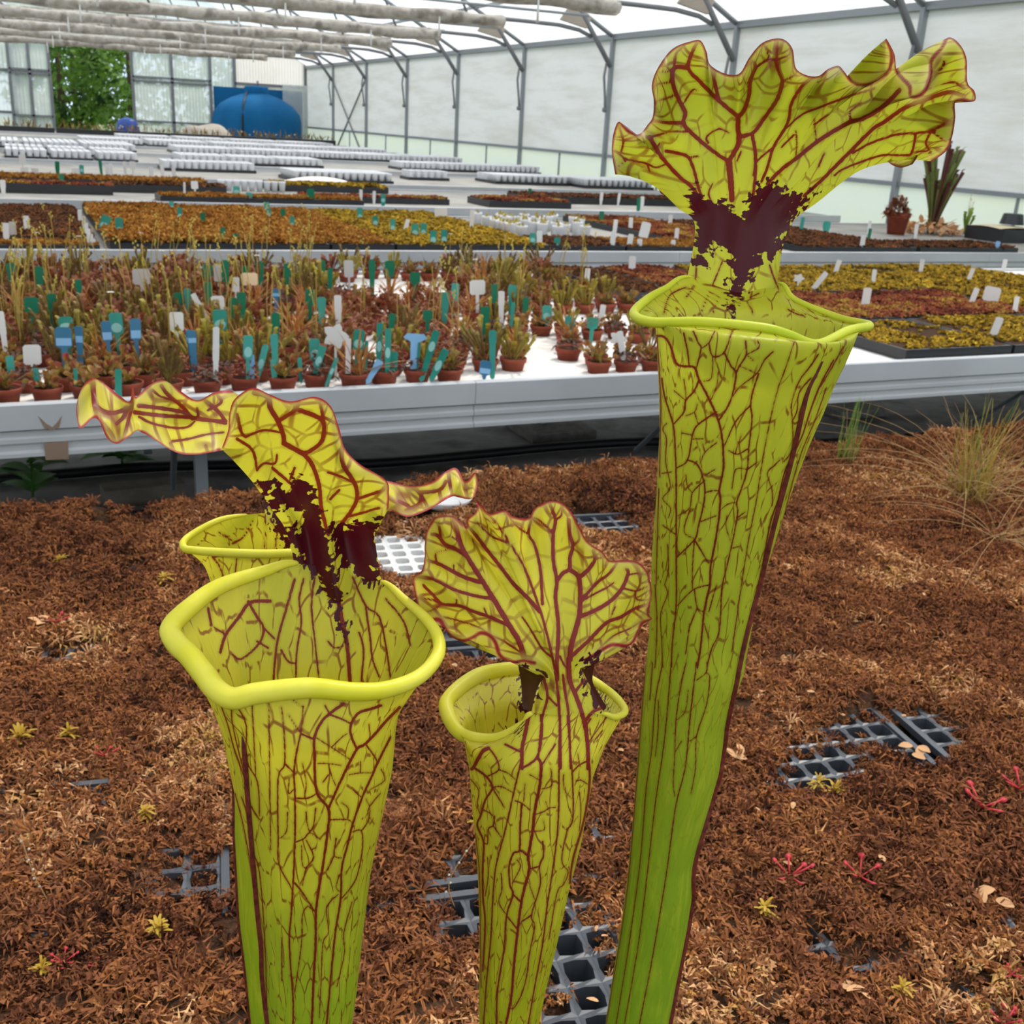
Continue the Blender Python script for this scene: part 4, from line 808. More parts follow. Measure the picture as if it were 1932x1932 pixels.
# ================================================================ white pots
_p = MB(); _p.lathe([(0.032, 0.0), (0.043, 0.11), (0.045, 0.115), (0.045, 0.128), (0.041, 0.128), (0.04, 0.112), (0.0005, 0.112)], 12, cap0=True); WP = _p.mesh('white_pot', M['wpot'])
_p = MB(); f_blades(5, .03, .07, .006, .6, 1.4, .2)(_p, random.Random(3)); SEED = _p.mesh('seedling', M['fol_yel'])
wp = []; wtray = []
def pot_block(x0, x1, y0, y1, z=BT, pitch=0.098):
    wtray.append((x0, x1, y0, y1, z))
    def row(a, b_):
        n = max(2, math.ceil((b_-a-0.09)/pitch)); return np.linspace(a+0.0575, b_-0.0575, n)
    for yy in row(y0, y1):
        for xx in row(x0, x1): wp.append((xx+q.uniform(-.0015, .0015), yy+q.uniform(-.0015, .0015), z+0.0122))
y4 = BF[3]; y5 = BF[4]; y6 = BF[5]; y7 = BF[6]; y8 = BF[7]; y9 = BF[8]
pot_block(3.45, 4.85, y4+0.25, y4+1.15); pot_block(5.50, 6.15, y4+1.5, y4+1.95); pot_block(6.75, 8.0, y4+1.1, y4+1.95); pot_block(8.05, 9.3, y4+.7, y4+1.7); pot_block(2.0, 3.3, y4+1.9, y4+2.6)
for a in (-0.75, -0.02, 0.62, 1.28): pot_block(a, a+0.60, y5+0.2, y5+1.15); pot_block(a, a+0.60, y5+1.6, y5+2.5)
for a in (2.55, 3.35, 4.15): pot_block(a, a+0.76, y5+0.5, y5+1.6)
pot_block(6.4, 7.1, y5+0.9, y5+1.6); pot_block(7.15, 9.2, y5+.9, y5+1.8)
for a in (-0.7, 0.3, 1.3): pot_block(a, a+.95, y6+.3, y6+2.4)
for a in (3.0, 4.2, 5.4, 6.6, 7.8): pot_block(a, a+1.15, y6+.5, y6+1.9)
for a in (1.5, 2.9, 4.3, 5.7, 7.1): pot_block(a, a+1.3, y7+.4, y7+2.0)
for a in (2.6, 4.0, 5.4, 6.8): pot_block(a, a+1.3, y8+.4, y8+1.8)
bi = {y4: 'fourth', y5: 'fifth', y6: 'sixth', y7: 'seventh', y8: 'eighth'}
for k, (x0, x1, ya, yb, z) in enumerate(wtray):
    p = MB(); a, b_ = (x1-x0)/2, (yb-ya)/2; p.box(-a, a, -b_, b_, 0, 0.012)
    for (u0, u1, v0, v1) in ((-a, a, -b_, -b_+.01), (-a, a, b_-.01, b_), (-a, -a+.01, -b_+.01, b_-.01), (a-.01, a, -b_+.01, b_-.01)): p.box(u0, u1, v0, v1, .012, .04)
    o = p.build('pot_tray', M['black'], None, False); o.location = ((x0+x1)/2, (ya+yb)/2, z+.0005)
    tag(o, 'black carrying tray under white pots on the %s bench' % bi[max(v for v in bi if v < ya)], 'tray', 'trays of white pots')
sx = []
for (px, py, n_) in ((908, 425, 5), (930, 432, 5), (955, 428, 6), (985, 432, 6), (1015, 430, 6), (1045, 434, 6), (1075, 436, 5), (1100, 440, 4)):
    for j in range(n_):
        P_ = onz(px+q.uniform(-12, 12), py+q.uniform(-14, 14), BT+0.05); sx.append((P_[0], P_[1]))
kept = []
for x, y in sx:
    if all((x-a)**2+(y-b_)**2 > .085**2 for a, b_ in kept) and x < 4.85 and y > y2+.68: kept.append((x, y))
kept = np.array(kept)
for _ in range(200):                    # push pots apart until none cuts another, clear of the trays around them
    d = kept[:, None]-kept[None]; L_ = np.hypot(d[..., 0], d[..., 1])+np.eye(len(kept)); w_ = np.clip(0.097-L_, 0, None)*(1-np.eye(len(kept)))
    kept = kept+(d/L_[..., None]*w_[..., None]).sum(1)*0.5; kept[:, 0] = np.clip(kept[:, 0], 3.58, 4.84); kept[:, 1] = np.clip(kept[:, 1], y2+.69, y2+2.6)
for x, y in kept:
    o = tag(empty('seedling_pot', (x, y, BT)), 'white pot of yellow-green seedlings behind the ochre moss tray', 'potted plant', 'white seedling pots on the second bench'); obj('pot', WP, o); obj('seedling', SEED, o, (0, 0, .112), (0, 0, q.uniform(0, 6)), q.uniform(1.1, 1.7))
wp.sort(key=lambda c: c[1]); near, far_ = wp[:260], wp[260:]
for x, y, z in near:
    o = obj('white_pot', WP, None, (x, y, z), (0, 0, q.uniform(0, 6))); tag(o, 'small white plastic pot in a carrying tray on the %s bench' % bi[max(v for v in bi if v < y)], 'pot', 'white pots in carrying trays')
p = MB(); pr = [(0.032, 0.0), (0.045, 0.125), (0.038, 0.125), (0.0005, 0.105)]
for x, y, z in far_: p.lathe(pr, 7, (x, y, z))
tag(p.build('far_white_pots', M['wpot'], None, False), 'sea of far white pots on the rear benches', 'pots', None, 'stuff')
# a few white pots on the third bench, standing behind the orange tray
for k in range(9):
    P_ = onz(404, 354, BT); o = obj('white_pot', WP, None, (P_[0]+.085*k, min(P_[1]+.3, BF[2]+1.9)+.008*(k % 2), BT+.0005), sc=0.9); tag(o, 'white pot in the short row behind the long orange tray', 'pot', 'white pots on the third bench')
# ================================================================ far end: last benches, tank, barrel, heap
def far_tray(x0, x1, y0, k):
    t = tag(empty('plant_tray', ((x0+x1)/2, y0+.2, BT)), 'far black tray of weedy seedlings before the %s' % k, 'tray', 'far trays of seedlings'); a = (x1-x0)/2
    p = MB(); p.box(-a, a, -.2, .2, 0.0005, .13); p.build('tray_body', M['black'], t, False)
    f = MB(); f2 = MB(); r2 = random.Random(int(x0*10))
    for i in range(int(60*a)):
        leaf_blade(f, (r2.uniform(-a, a), r2.uniform(-.2, .2), .13), r2.uniform(0, 6), r2.uniform(.06, .3), .02, .1, 3, r2.uniform(.7, 1.5))
    for i in range(int(12*a)): f2.lathe([(0, -.02), (.03, 0), (0, .03)], 5, (r2.uniform(-a, a), r2.uniform(-.2, .2), r2.uniform(.16, .28)))
    f.build('foliage', M['fol_olive'], t); f2.build('flowers', M['petal'], t)
yz = BF[8]+.9
for k, (x0, x1, lb) in enumerate(((-0.6, 1.3, 'left door leaf'), (1.35, 3.2, 'open doorway'), (3.25, 5.2, 'blue barrel'), (5.25, 7.3, 'beige heap'), (7.35, 9.3, 'blue tank'))): far_tray(x0, x1, yz, lb)
t = tag(empty('water_tank', (7.9, GY-1.7, 0)), 'big domed blue water tank before the end wall', 'tank')
p = MB(); pr = [(1.44, 0), (1.48, .1), (1.48, 1.35), (1.42, 1.6), (1.2, 1.86), (.85, 2.06), (.45, 2.2), (.42, 2.22)]; p.lathe(pr, 40, cap0=True, cap1=True); p.build('tank_body', M['tankb'], t)
p = MB(); p.lathe([(.40, 2.2), (.40, 2.40), (.36, 2.44), (.05, 2.46), (.001, 2.46)], 24); p.build('lid', M['tankb'], t)
p = MB(); p.tube([(0.05, 0, 2.44), (0.05, 0, 2.62)], .035, 8); p.build('vent_pipe', M['dsteel'], t)
p = MB(); p.tube([(-.75, -1.31, .05), (-.75, -1.31, 1.4), (-.62, -1.0, 1.92), (-.38, -.3, 2.24)], .03, 8); p.build('hose', M['hose'], t)
p = MB(); p.box(-1.55, 1.55, -.03, .03, 0, 2.4); o = p.build('tank_board', M['tankb'], None, False); o.location = (8.3, GY-.08-.3+.25, 0); o.location[1] = GY-.11; tag(o, 'flat blue board standing behind the domed tank', 'board')
t = tag(empty('barrel', (3.75, GY-1.2, 0)), 'small dark blue barrel with pale marks in the doorway', 'barrel')
p = MB(); p.lathe([(.30, 0), (.36, .12), (.38, .5), (.37, .95), (.30, 1.15), (.12, 1.24), (.001, 1.25)], 24, cap0=True); p.build('barrel_body', M['barrelb'], t)
p = MB(); p.lathe([(.385, .8), (.395, .83), (.385, .86)], 24); p.build('hoop', M['barrelb'], t)
for k in range(3):
    p = MB(); a0 = -1.9+k*.28; p.grid(np.array([[(.384*math.cos(a0+s), .384*math.sin(a0+s), z) for s in np.linspace(0, .13, 4)] for z in (.62, .72)])); p.build('pale_mark', M['petal'], t)
p = MB(); xs = np.linspace(-1, 1, 25); P_ = np.array([[(x*1.15+.05*math.sin(y_*7), y_*.8, max(0, 1.18*(1-abs(x+.15)**3.2)*(1-abs(y_)**4)+.06*math.sin(5*x+3*y_))) for x in xs] for y_ in np.linspace(-1, 1, 15)]); p.grid(P_); o = p.build('covered_heap', M['tarp']); o.location = (6.0, GY-3.9, 0.0); tag(o, 'beige tarpaulin over a heap in front of the blue tank', 'heap')
def lay(p): p.v = [(x, y, max(z, 0.0)) for x, y, z in p.v]
# tall clump in a clay pot and the boxes beside it
P_ = ony(1684, 432, 8.75); t = tag(empty('potted_pitcher_clump', (P_[0]+.05, P_[1], BT)), 'tall green pitcher clump in a clay pot before the side wall', 'potted plant'); 
_p = MB(); _p.lathe([(0.085, 0.0), (0.11, .17), (.12, .17), (.122, .215), (.115, .215), (.108, .16)], 24, cap0=True); _p.build('clay_pot', M['terra'], t)
_p = MB(); _p.lathe([(0.108, .18), (.05, .19), (.0005, .19)], 20); _p.build('peat_top', M['soil'], t)
_p = MB(); f_mound(420, .125, .2, .06)(_p, random.Random(8)); o = _p.build('pink_foliage', M['fol_red'], t); o.location = (-.02, 0, .18)
P_ = ony(1757, 428, 8.85); t = tag(empty('pitcher_clump', (P_[0], P_[1], BT)), 'tall bundle of green and maroon pitchers beside the clay pot', 'pitcher plant')
_p = MB(); f_trumpets(30, .45, .9, .017, .17)(_p, random.Random(4)); lay(_p); _p.build('green_pitchers', mat('clump_green', srgb(124, 136, 62), .6, transl=.2, var=[srgb(100, 112, 60)], scale=8), t)
_p = MB(); f_trumpets(15, .5, .92, .019, .24)(_p, random.Random(5)); lay(_p); _p.build('maroon_pitchers', mat('clump_maroon', srgb(96, 52, 46), .6, transl=.2), t)
_p = MB(); f_mound(150, .3, .14, .13)(_p, random.Random(6)); lay(_p); _p.build('dead_leaves', M['straw2'], t)
P_ = ony(1822, 424, 8.9); t = tag(empty('flower_clump', (P_[0], P_[1], BT)), 'thin green clump with small flowers beside the tall bundle', 'plant')
_p = MB(); f_trumpets(7, .15, .28, .014, .5)(_p, random.Random(14)); lay(_p); _p.build('leaves', M['grass'], t)
_p = MB(); f_stalks(4, .3, .45, 0)(_p, random.Random(15)); f_stalks(4, .3, .45, 1)(_p, random.Random(15)); _p.build('flower_stalks', M['stalk'], t)
P_ = ony(1915, 455, 8.1); t = tag(empty('black_crate', (P_[0]+.02, P_[1]+.15, BT)), 'black plastic crate with an upturned black pot by the side wall', 'crate')
_p = MB(); _p.box(-.3, .3, -.25, .25, 0.001, .012)
for (u0, u1, v0, v1) in ((-.3, .3, -.25, -.235), (-.3, .3, .235, .25), (-.3, -.285, -.235, .235), (.285, .3, -.235, .235)): _p.box(u0, u1, v0, v1, .012, .13)
_p.build('crate_body', M['black'], t, False)
_p = MB(); _p.grid(np.array([[(x, yy, .125+.02*math.sin(5*x+2)+.01*math.cos(9*yy)) for x in np.linspace(-.31, .28, 14)] for yy in np.linspace(-.2, .22, 6)])); _p.build('cream_liner', mat('cream_liner', srgb(222, 206, 170), .8), t)
o = MB(); o.lathe([(.12, 0), (.095, .10), (.09, .105), (.0005, .105)], 20); o = o.build('upturned_pot', M['black']); o.location = (P_[0]+.04, P_[1]+.12, BT+.165); tag(o, 'upturned black pot standing on the black crate', 'pot')
# ================================================================ pitcher plants
FH = RW @ np.array([0, 0, 1.0]); FH[2] = 0; FH /= np.linalg.norm(FH)      # horizontal forward
E1 = np.array([FH[1], -FH[0], 0.0])                                       # horizontal right
def V(x0, y0, s, *lines, k=1.75):               # traced veins: (width px, points in a zoomed crop) -> photo pixels
    return [(max(1.5, w*k/s), [(x0+a/s, y0+b/s) for a, b in pts]) for w, pts in lines]
def segs(veins):
    S = []
    for w, pts in veins:
        q = crs(pts, max(2, (len(pts)-1)*4+1)) if len(pts) > 2 else np.asarray(pts, float)
        n = len(q)
        for i in range(n-1):
            taper = 1.0-0.25*i/n
            S.append((q[i][0], q[i][1], q[i+1][0], q[i+1][1], w*0.5*taper))
    return np.array(S)
def vein_sd(pix, veins, far=14.0):
    d = np.full(len(pix), far)
    if not len(veins): return d
    S = segs(veins); order = np.argsort(pix[:, 1]); px = pix[order]; ys = px[:, 1]; out = np.full(len(pix), far)
    for x1, y1, x2, y2, w in S:
        a = np.searchsorted(ys, min(y1, y2)-far-w); b = np.searchsorted(ys, max(y1, y2)+far+w)
        if a >= b: continue
        q = px[a:b]; ab = np.array([x2-x1, y2-y1]); L2 = ab@ab+1e-9
        t = np.clip(((q[:, 0]-x1)*ab[0]+(q[:, 1]-y1)*ab[1])/L2, 0, 1)
        dd = np.hypot(q[:, 0]-x1-t*ab[0], q[:, 1]-y1-t*ab[1])-w
        np.minimum(out[a:b], dd, out=out[a:b])
    d[order] = out; return d
def poly_sd(pix, polys, far=40.0):      # signed distance to blotch outlines, negative inside
    d = np.full(len(pix), far)
    for poly in polys:
        n = len(poly); e = np.full(len(pix), 1e9)
        for i in range(n):
            x1, y1 = poly[i]; x2, y2 = poly[(i+1) % n]; ab = np.array([x2-x1, y2-y1]); L2 = ab@ab+1e-9
            t = np.clip(((pix[:, 0]-x1)*ab[0]+(pix[:, 1]-y1)*ab[1])/L2, 0, 1)
            e = np.minimum(e, np.hypot(pix[:, 0]-x1-t*ab[0], pix[:, 1]-y1-t*ab[1]))
        e[inpoly(pix[:, 0], pix[:, 1], poly)] *= -1; d = np.minimum(d, e)
    return np.clip(d, -far, far)
def surf(name, mt, Wp, uv, attrs, parent, close=False):
    a, b = Wp.shape[:2]; me = bpy.data.meshes.new(name)
    i, j = np.meshgrid(np.arange(a-1), np.arange(b if close else b-1), indexing='ij'); j2 = (j+1) % b
    F = np.stack([i*b+j, i*b+j2, (i+1)*b+j2, (i+1)*b+j], -1).reshape(-1, 4)
    me.vertices.add(a*b); me.vertices.foreach_set('co', Wp.reshape(-1).astype(np.float32))
    me.loops.add(F.size); me.loops.foreach_set('vertex_index', F.ravel().astype(np.int32))
    me.polygons.add(len(F)); me.polygons.foreach_set('loop_start', np.arange(0, F.size, 4).astype(np.int32))
    me.update(calc_edges=True); me.validate()
    me.polygons.foreach_set('use_smooth', np.ones(len(me.polygons), bool))
    for nm, dat in attrs.items():
        t = me.attributes.new(nm, 'FLOAT', 'POINT'); t.data.foreach_set('value', dat.ravel().astype(np.float32))
    t = me.attributes.new('flat', 'FLOAT_VECTOR', 'POINT'); t.data.foreach_set('vector', uv.reshape(-1, 3).astype(np.float32).ravel())
    me.materials.append(mt); me.update()
    o = bpy.data.objects.new(name, me); link(o, parent); return o
def pitcher_mat(name, c_hi, c_lo, c_rim, vein, fine, transl=0.42, fine_amt=0.8):
    m = bpy.data.materials.new(name); m.use_nodes = True; t = m.node_tree; p = t.nodes['Principled BSDF']; N = t.nodes.new; L = t.links.new
    def attr(nm):
        n = N('ShaderNodeAttribute'); n.attribute_name = nm; return n
    def math_(op, a, b=None, c=None):
        n = N('ShaderNodeMath'); n.operation = op
        for k, x in enumerate((a, b, c)):
            if x is None: continue
            if isinstance(x, (int, float)): n.inputs[k].default_value = x
            else: L(x, n.inputs[k])
        return n.outputs[0]
    def smooth(x, lo, hi):
        n = N('ShaderNodeMapRange'); n.interpolation_type = 'SMOOTHSTEP'; n.inputs[1].default_value = lo; n.inputs[2].default_value = hi
        L(x, n.inputs[0]); return n.outputs[0]
    def mixc(f, a, b):
        n = N('ShaderNodeMix'); n.data_type = 'RGBA'
        for k, x in ((0, f), (6, a), (7, b)):
            if isinstance(x, (int, float)): n.inputs[k].default_value = x
            elif isinstance(x, tuple): n.inputs[k].default_value = x
            else: L(x, n.inputs[k])
        return n.outputs[2]
    flat = attr('flat').outputs['Vector']
    def noise(s, d=3):
        n = N('ShaderNodeTexNoise'); n.inputs['Scale'].default_value = s; n.inputs['Detail'].default_value = d; L(flat, n.inputs['Vector']); return n.outputs['Fac']
    hgt = attr('high').outputs['Fac']                       # 0 foot .. 1 mouth and hood
    base = mixc(smooth(hgt, 0.0, 1.0), c_lo, c_hi)
    base = mixc(math_('MULTIPLY', smooth(noise(38, 3), 0.42, 0.72), 0.35), base, tuple(min(1, c*1.25) for c in c_hi[:3])+(1,))
    base = mixc(math_('MULTIPLY', smooth(noise(9, 2), 0.45, 0.7), 0.35), base, tuple(c*0.8 for c in c_lo[:3])+(1,))
    # fine net of veins between the traced ones
    mp = N('ShaderNodeMapping'); mp.inputs['Scale'].default_value = (1.0, 0.5, 1.0); nv = N('ShaderNodeTexNoise'); nv.inputs['Scale'].default_value = 30; L(flat, nv.inputs['Vector'])
    vm = N('ShaderNodeVectorMath'); vm.operation = 'MULTIPLY_ADD'; L(nv.outputs['Color'], vm.inputs[0]); vm.inputs[1].default_value = (0.012, 0.012, 0.012); L(flat, vm.inputs[2]); L(vm.outputs[0], mp.inputs['Vector'])
    vo = N('ShaderNodeTexVoronoi'); vo.voronoi_dimensions = '2D'; vo.feature = 'DISTANCE_TO_EDGE'; vo.inputs['Scale'].default_value = fine; L(mp.outputs[0], vo.inputs['Vector'])
    drop = smooth(noise(75, 2), 0.40, 0.56); amt = attr('net').outputs['Fac']
    fv = math_('MULTIPLY', math_('SUBTRACT', 1.0, smooth(vo.outputs['Distance'], 0.020, 0.075)), math_('MULTIPLY', math_('MULTIPLY', drop, amt), fine_amt))
    base = mixc(fv, base, vein)
    vo2 = N('ShaderNodeTexVoronoi'); vo2.voronoi_dimensions = '2D'; vo2.feature = 'DISTANCE_TO_EDGE'; vo2.inputs['Scale'].default_value = fine*0.62; L(vm.outputs[0], vo2.inputs['Vector'])
    cv = math_('MULTIPLY', math_('SUBTRACT', 1.0, smooth(vo2.outputs['Distance'], 0.022, 0.085)), attr('coarse').outputs['Fac'])
    base = mixc(math_('MULTIPLY', cv, 0.85), base, vein)
    # traced veins
    sd = attr('vein').outputs['Fac']; sd = math_('ADD', sd, math_('MULTIPLY', math_('SUBTRACT', noise(420, 2), 0.5), 2.6))
    base = mixc(math_('MULTIPLY', math_('SUBTRACT', 1.0, smooth(sd, -0.8, 6.0)), 0.28), base, vein)     # brown flush along the vein
    base = mixc(math_('SUBTRACT', 1.0, smooth(sd, -0.6, 0.9)), base, vein)
    # margin of the hood
    ed = math_('ADD', attr('edge').outputs['Fac'], math_('MULTIPLY', math_('SUBTRACT', noise(120, 2), 0.5), 5.0))
    base = mixc(math_('MULTIPLY', math_('SUBTRACT', 1.0, smooth(ed, 1.0, 22.0)), 0.55), base, srgb(232, 214, 120))
    base = mixc(math_('SUBTRACT', 1.0, smooth(ed, 1.0, 6.0)), base, c_rim)
    # maroon throat
    bl = attr('blotch').outputs['Fac']; bl = math_('ADD', bl, math_('MULTIPLY', math_('SUBTRACT', noise(250, 5), 0.5), 100.0))
    base = mixc(math_('SUBTRACT', 1.0, smooth(bl, -1.5, 1.5)), base, srgb(74, 12, 24))
    L(base, p.inputs['Base Color']); p.inputs['Roughness'].default_value = 0.42; p.inputs['Specular IOR Level'].default_value = 0.35
    bp = N('ShaderNodeBump'); bp.inputs['Strength'].default_value = 0.18; bp.inputs['Distance'].default_value = 0.002
    L(math_('MULTIPLY_ADD', attr('vein').outputs['Fac'], 0.03, noise(120, 1)), bp.inputs['Height']); L(bp.outputs['Normal'], p.inputs['Normal'])
    tr = N('ShaderNodeBsdfTranslucent'); L(base, tr.inputs['Color']); ms = N('ShaderNodeMixShader'); ms.inputs[0].default_value = transl
    L(p.outputs[0], ms.inputs[1]); L(tr.outputs[0], ms.inputs[2]); L(ms.outputs[0], t.nodes['Material Output'].inputs['Surface'])
    return m
PM_R = pitcher_mat('pitcher_skin_tall', srgb(202, 204, 54), srgb(146, 178, 40), srgb(150, 54, 50), srgb(128, 38, 18), 120)
PM_L = pitcher_mat('pitcher_skin_wide', srgb(222, 211, 60), srgb(166, 190, 40), srgb(176, 52, 62), srgb(132, 42, 22), 118)
PM_M = pitcher_mat('pitcher_skin_small', srgb(226, 216, 62), srgb(184, 190, 32), srgb(168, 46, 56), srgb(138, 42, 34), 130)
LIP = mat('nectar_roll', srgb(234, 226, 58), 0.42, 0.35, var=[srgb(240, 232, 84), srgb(226, 220, 48)], scale=35.0, transl=0.25)
LIPR = mat('nectar_roll_green', srgb(204, 212, 44), 0.42, 0.35, var=[srgb(214, 218, 60), srgb(192, 206, 36)], scale=35.0, transl=0.25)
WING = mat('wing_edge', srgb(84, 26, 22), 0.5, 0.3, var=[srgb(120, 52, 36)], scale=300.0)
class Pitcher:
    def __init__(s, label, rows, rim, y0, z0, mt, veins, edges, blotch, lip_px, lip_mt, base_off=(0, 0), group='yellow pitchers standing in the moss', net=None, lip_gap=(58, 122), back=False, res=(260, 70, 600)):
        rows = np.asarray(rows, float); s.mt = mt; s.veins = veins; s.edges = edges; s.blotch = blotch
        # plane of constant horizontal distance through the top of the tube
        c0 = rows[0]; P0 = at((c0[1]+c0[2])/2, c0[0], z0); D = (P0-CAM)@FH
        def ringdata(y):
            xl, xr = interp_rows(rows, [y])[0]; cx = (xl+xr)/2; r = ray(cx, y); k = D/(r@FH); C = CAM+r*k
            return C, (xr-xl)/2*k                             # radius in metres
        ys = np.concatenate([np.linspace(rows[-1][0], rows[0][0], res[2])])
        n1, n2 = res[:2]                                      # angular samples: towards the camera, away
        th = np.concatenate([np.linspace(math.pi, 2*math.pi, n1, endpoint=False), np.linspace(0, math.pi, n2, endpoint=False)])
        rings = []; hs = []
        Cb, rb = ringdata(rows[-1][0]); C2, _ = ringdata(rows[-1][0]-200); dirn = (Cb-C2); dirn /= -dirn[2]
        zbed = float(bedz(np.array(Cb[0]), np.array(Cb[1])))-0.01; drop = Cb[2]-zbed
        for t in np.linspace(1, 0, 14)[:-1]:
            C = Cb+dirn*drop*t*np.array([0.45, 0.45, 1.0]); C[2] = Cb[2]-drop*t; rad = rb*(1-0.72*t)
            rings.append(C+rad*(np.cos(th)[:, None]*E1+np.sin(th)[:, None]*FH*0.85)); hs.append(0.0)
        s.foot = Cb+dirn*drop*np.array([0.45, 0.45, 1.0]); s.foot[2] = zbed
        for y in ys:
            C, rad = ringdata(y); rings.append(C+rad*(np.cos(th)[:, None]*E1+np.sin(th)[:, None]*FH*0.85)); hs.append((rows[-1][0]-y)/(rows[-1][0]-rows[0][0]))
        # mouth rim: (angle deg, px, py, depth)
        rim = sorted([((a % 360), x, y, z) for a, x, y, z in rim]); a = np.array(rim, float)
        ang = np.concatenate([a[:, 0]-360, a[:, 0], a[:, 0]+360]); val = np.tile(a[:, 1:], (3, 1))
        def rimat(deg):
            deg = np.asarray(deg) % 360; k = np.searchsorted(ang, deg, 'right')-1; u = (deg-ang[k])/(ang[k+1]-ang[k]); u = u[..., None]
            p0, p1, p2, p3 = val[k-1], val[k], val[k+1], val[k+2]
            return 0.5*((2*p1)+(p2-p0)*u+(2*p0-5*p1+4*p2-p3)*u*u+(3*p1-p0-3*p2+p3)*u**3)
        RIM = atv(rimat(np.degrees(th))); s.rimat = rimat
        top_ = rings[-1]; prev = rings[-max(4, res[2]//15)]
        Q = np.stack([prev, top_, top_*0.45+RIM*0.55+(top_-prev)*0.30, RIM]); nf = 60
        t = np.linspace(0, 1, nf+1)[1:, None, None]
        p1, p2, dn = top_, RIM, (top_-prev)*2.2
        out = (RIM-top_); h00 = 2*t**3-3*t**2+1; h10 = t**3-2*t**2+t; h01 = -2*t**3+3*t**2; h11 = t**3-t**2
        flare = h00*p1+h10*dn+h01*p2+h11*(out*1.35)
        rings += list(flare); hs += [1.0]*nf
        P = np.array(rings); root = tag(empty('pitcher_plant', s.foot), label, 'pitcher plant', group); s.root = root
        P = P-s.foot; pix = proj(P+s.foot).reshape(-1, 2)
        arc = np.cumsum(np.concatenate([[0], np.linalg.norm(np.diff(P.mean(1), axis=0), axis=1)]))
        rad = np.linalg.norm(P-P.mean(1, keepdims=True), axis=2).mean(1)
        uv = np.zeros(P.shape); uv[..., 0] = (th[None, :]-4.7)*0.045; uv[..., 1] = np.concatenate([np.zeros((1, P.shape[1])), np.cumsum(np.linalg.norm(np.diff(P, axis=0), axis=2), axis=0)]); uv[..., 2] = 0.3*np.sin(th)[None, :]
        vd = vein_sd(pix, veins)
        netv = np.ones(P.shape[:2]) if net is None else net(P.shape, np.array(hs), th)
        s.attrs = dict(vein=vd, edge=np.full(len(pix), 60.0), blotch=poly_sd(pix, blotch), high=np.repeat(np.clip(np.array(hs), 0, 1), P.shape[1]), net=netv)
        s.tube = surf('tube', mt, P, uv, s.attrs, root, True)
        # rolled lip
        g0, g1 = lip_gap; dg = np.linspace(g1, g0+360, 150); L = rimat(dg); W3 = atv(L)-s.foot
        k = np.sin(np.linspace(0, math.pi, 150))**0.35; rr_ = np.array([lip_px(d % 360) for d in dg])*L[:, 2]/FPX*k
        p = MB(); p.tube(W3, rr_, 12); p.build('nectar_lip', lip_mt, s.tube)
    def wing(s, pts, rows, y0, z0, h):
        rows = np.asarray(rows, float); c0 = rows[0]; P0 = at((c0[1]+c0[2])/2, c0[0], z0); D = (P0-CAM)@FH
        q = np.asarray(pts, float); ys = np.linspace(q[0][1], q[-1][1], 160); xs = np.interp(ys, q[:, 1], q[:, 0])
        xs = np.convolve(np.pad(xs, 4, 'edge'), np.ones(9)/9, 'valid'); G = []
        for i, (x, y) in enumerate(zip(xs, ys)):
            xl, xr = interp_rows(rows, [y])[0]; cx = (xl+xr)/2; r = ray(cx, y); k = D/(r@FH); C = CAM+r*k; R_ = (xr-xl)/2*k
            cs = max(-0.985, min(0.985, (x-cx)/((xr-xl)/2))); sn = -math.sqrt(1-cs*cs); nrm = cs*E1+sn*FH*0.85; S = C+R_*nrm; nn = nrm/np.linalg.norm(nrm); tt = np.array([-nn[1], nn[0], 0])
            hh = h*min(1, i/12+0.15); w = 0.0007
            G.append([S-tt*w-nn*0.001, S-tt*w*0.8+nn*hh*0.7, S-tt*w*0.35+nn*hh, S+tt*w*0.35+nn*hh, S+tt*w*0.8+nn*hh*0.7, S+tt*w-nn*0.001])
        p = MB(); p.grid(np.array(G)-s.foot); p.build('wing', WING, s.tube)
    def sheet(s, ctrl, nu, nv, name='hood', net=0.75, high=1.0, blot=None, edges=None, veins=None):
        C = crs(crs(np.asarray(ctrl, float), nu, 0), nv, 1); return s.grid(C, name, net, high, blot, edges, veins)
    def grid(s, C, name='hood', net=0.75, high=1.0, blot=None, edges=None, veins=None):
        Wp = atv(C)-s.foot; pix = C[..., :2].reshape(-1, 2)
        uv = np.stack([C[..., 0]*C[..., 2]/FPX, -C[..., 1]*C[..., 2]/FPX, np.zeros(C.shape[:2])], -1)
        ed = vein_sd(pix, [(0.0, e) for e in (s.edges if edges is None else edges)], 120.0)
        bl = poly_sd(pix, s.blotch) if blot is None else np.full(len(pix), blot)
        at_ = dict(vein=vein_sd(pix, s.veins if veins is None else veins), edge=ed, blotch=bl, high=np.full(len(pix), high), net=np.full(len(pix), net), coarse=np.clip(1.15-ed/95.0, 0, 1)*(np.abs(bl) > 12))
        o = surf(name, s.mt, Wp, uv, at_, s.root if name == 'hood' else s.hood_o)
        if name == 'hood': s.hood_o = o
        return o
    def hood(s, base, throat, margin, zfun, bias=0.17, nu=330, nv=150, k_mid=0.5, **kw):
        """ribs fan out from the column base through the throat to each point of the margin"""
        Mg = np.asarray(margin, float); n = len(Mg); u = np.linspace(0, 1, n)
        if n < 3: return
        d = np.concatenate([[0], np.cumsum(np.hypot(*np.diff(Mg[:, :2], axis=0).T))]); u = 0.5*u+0.5*d/d[-1]
        def along(line):
            l = np.asarray(line, float); t = np.linspace(0, 1, len(l)); return np.stack([np.interp(u, t, l[:, k]) for k in range(l.shape[1])], -1)
        B, T = along(base), along(throat); Md = T[:, :2]+(Mg[:, :2]-T[:, :2])*k_mid; Md[:, 1] -= bias*np.abs(Mg[:, 0]-T[:, 0])
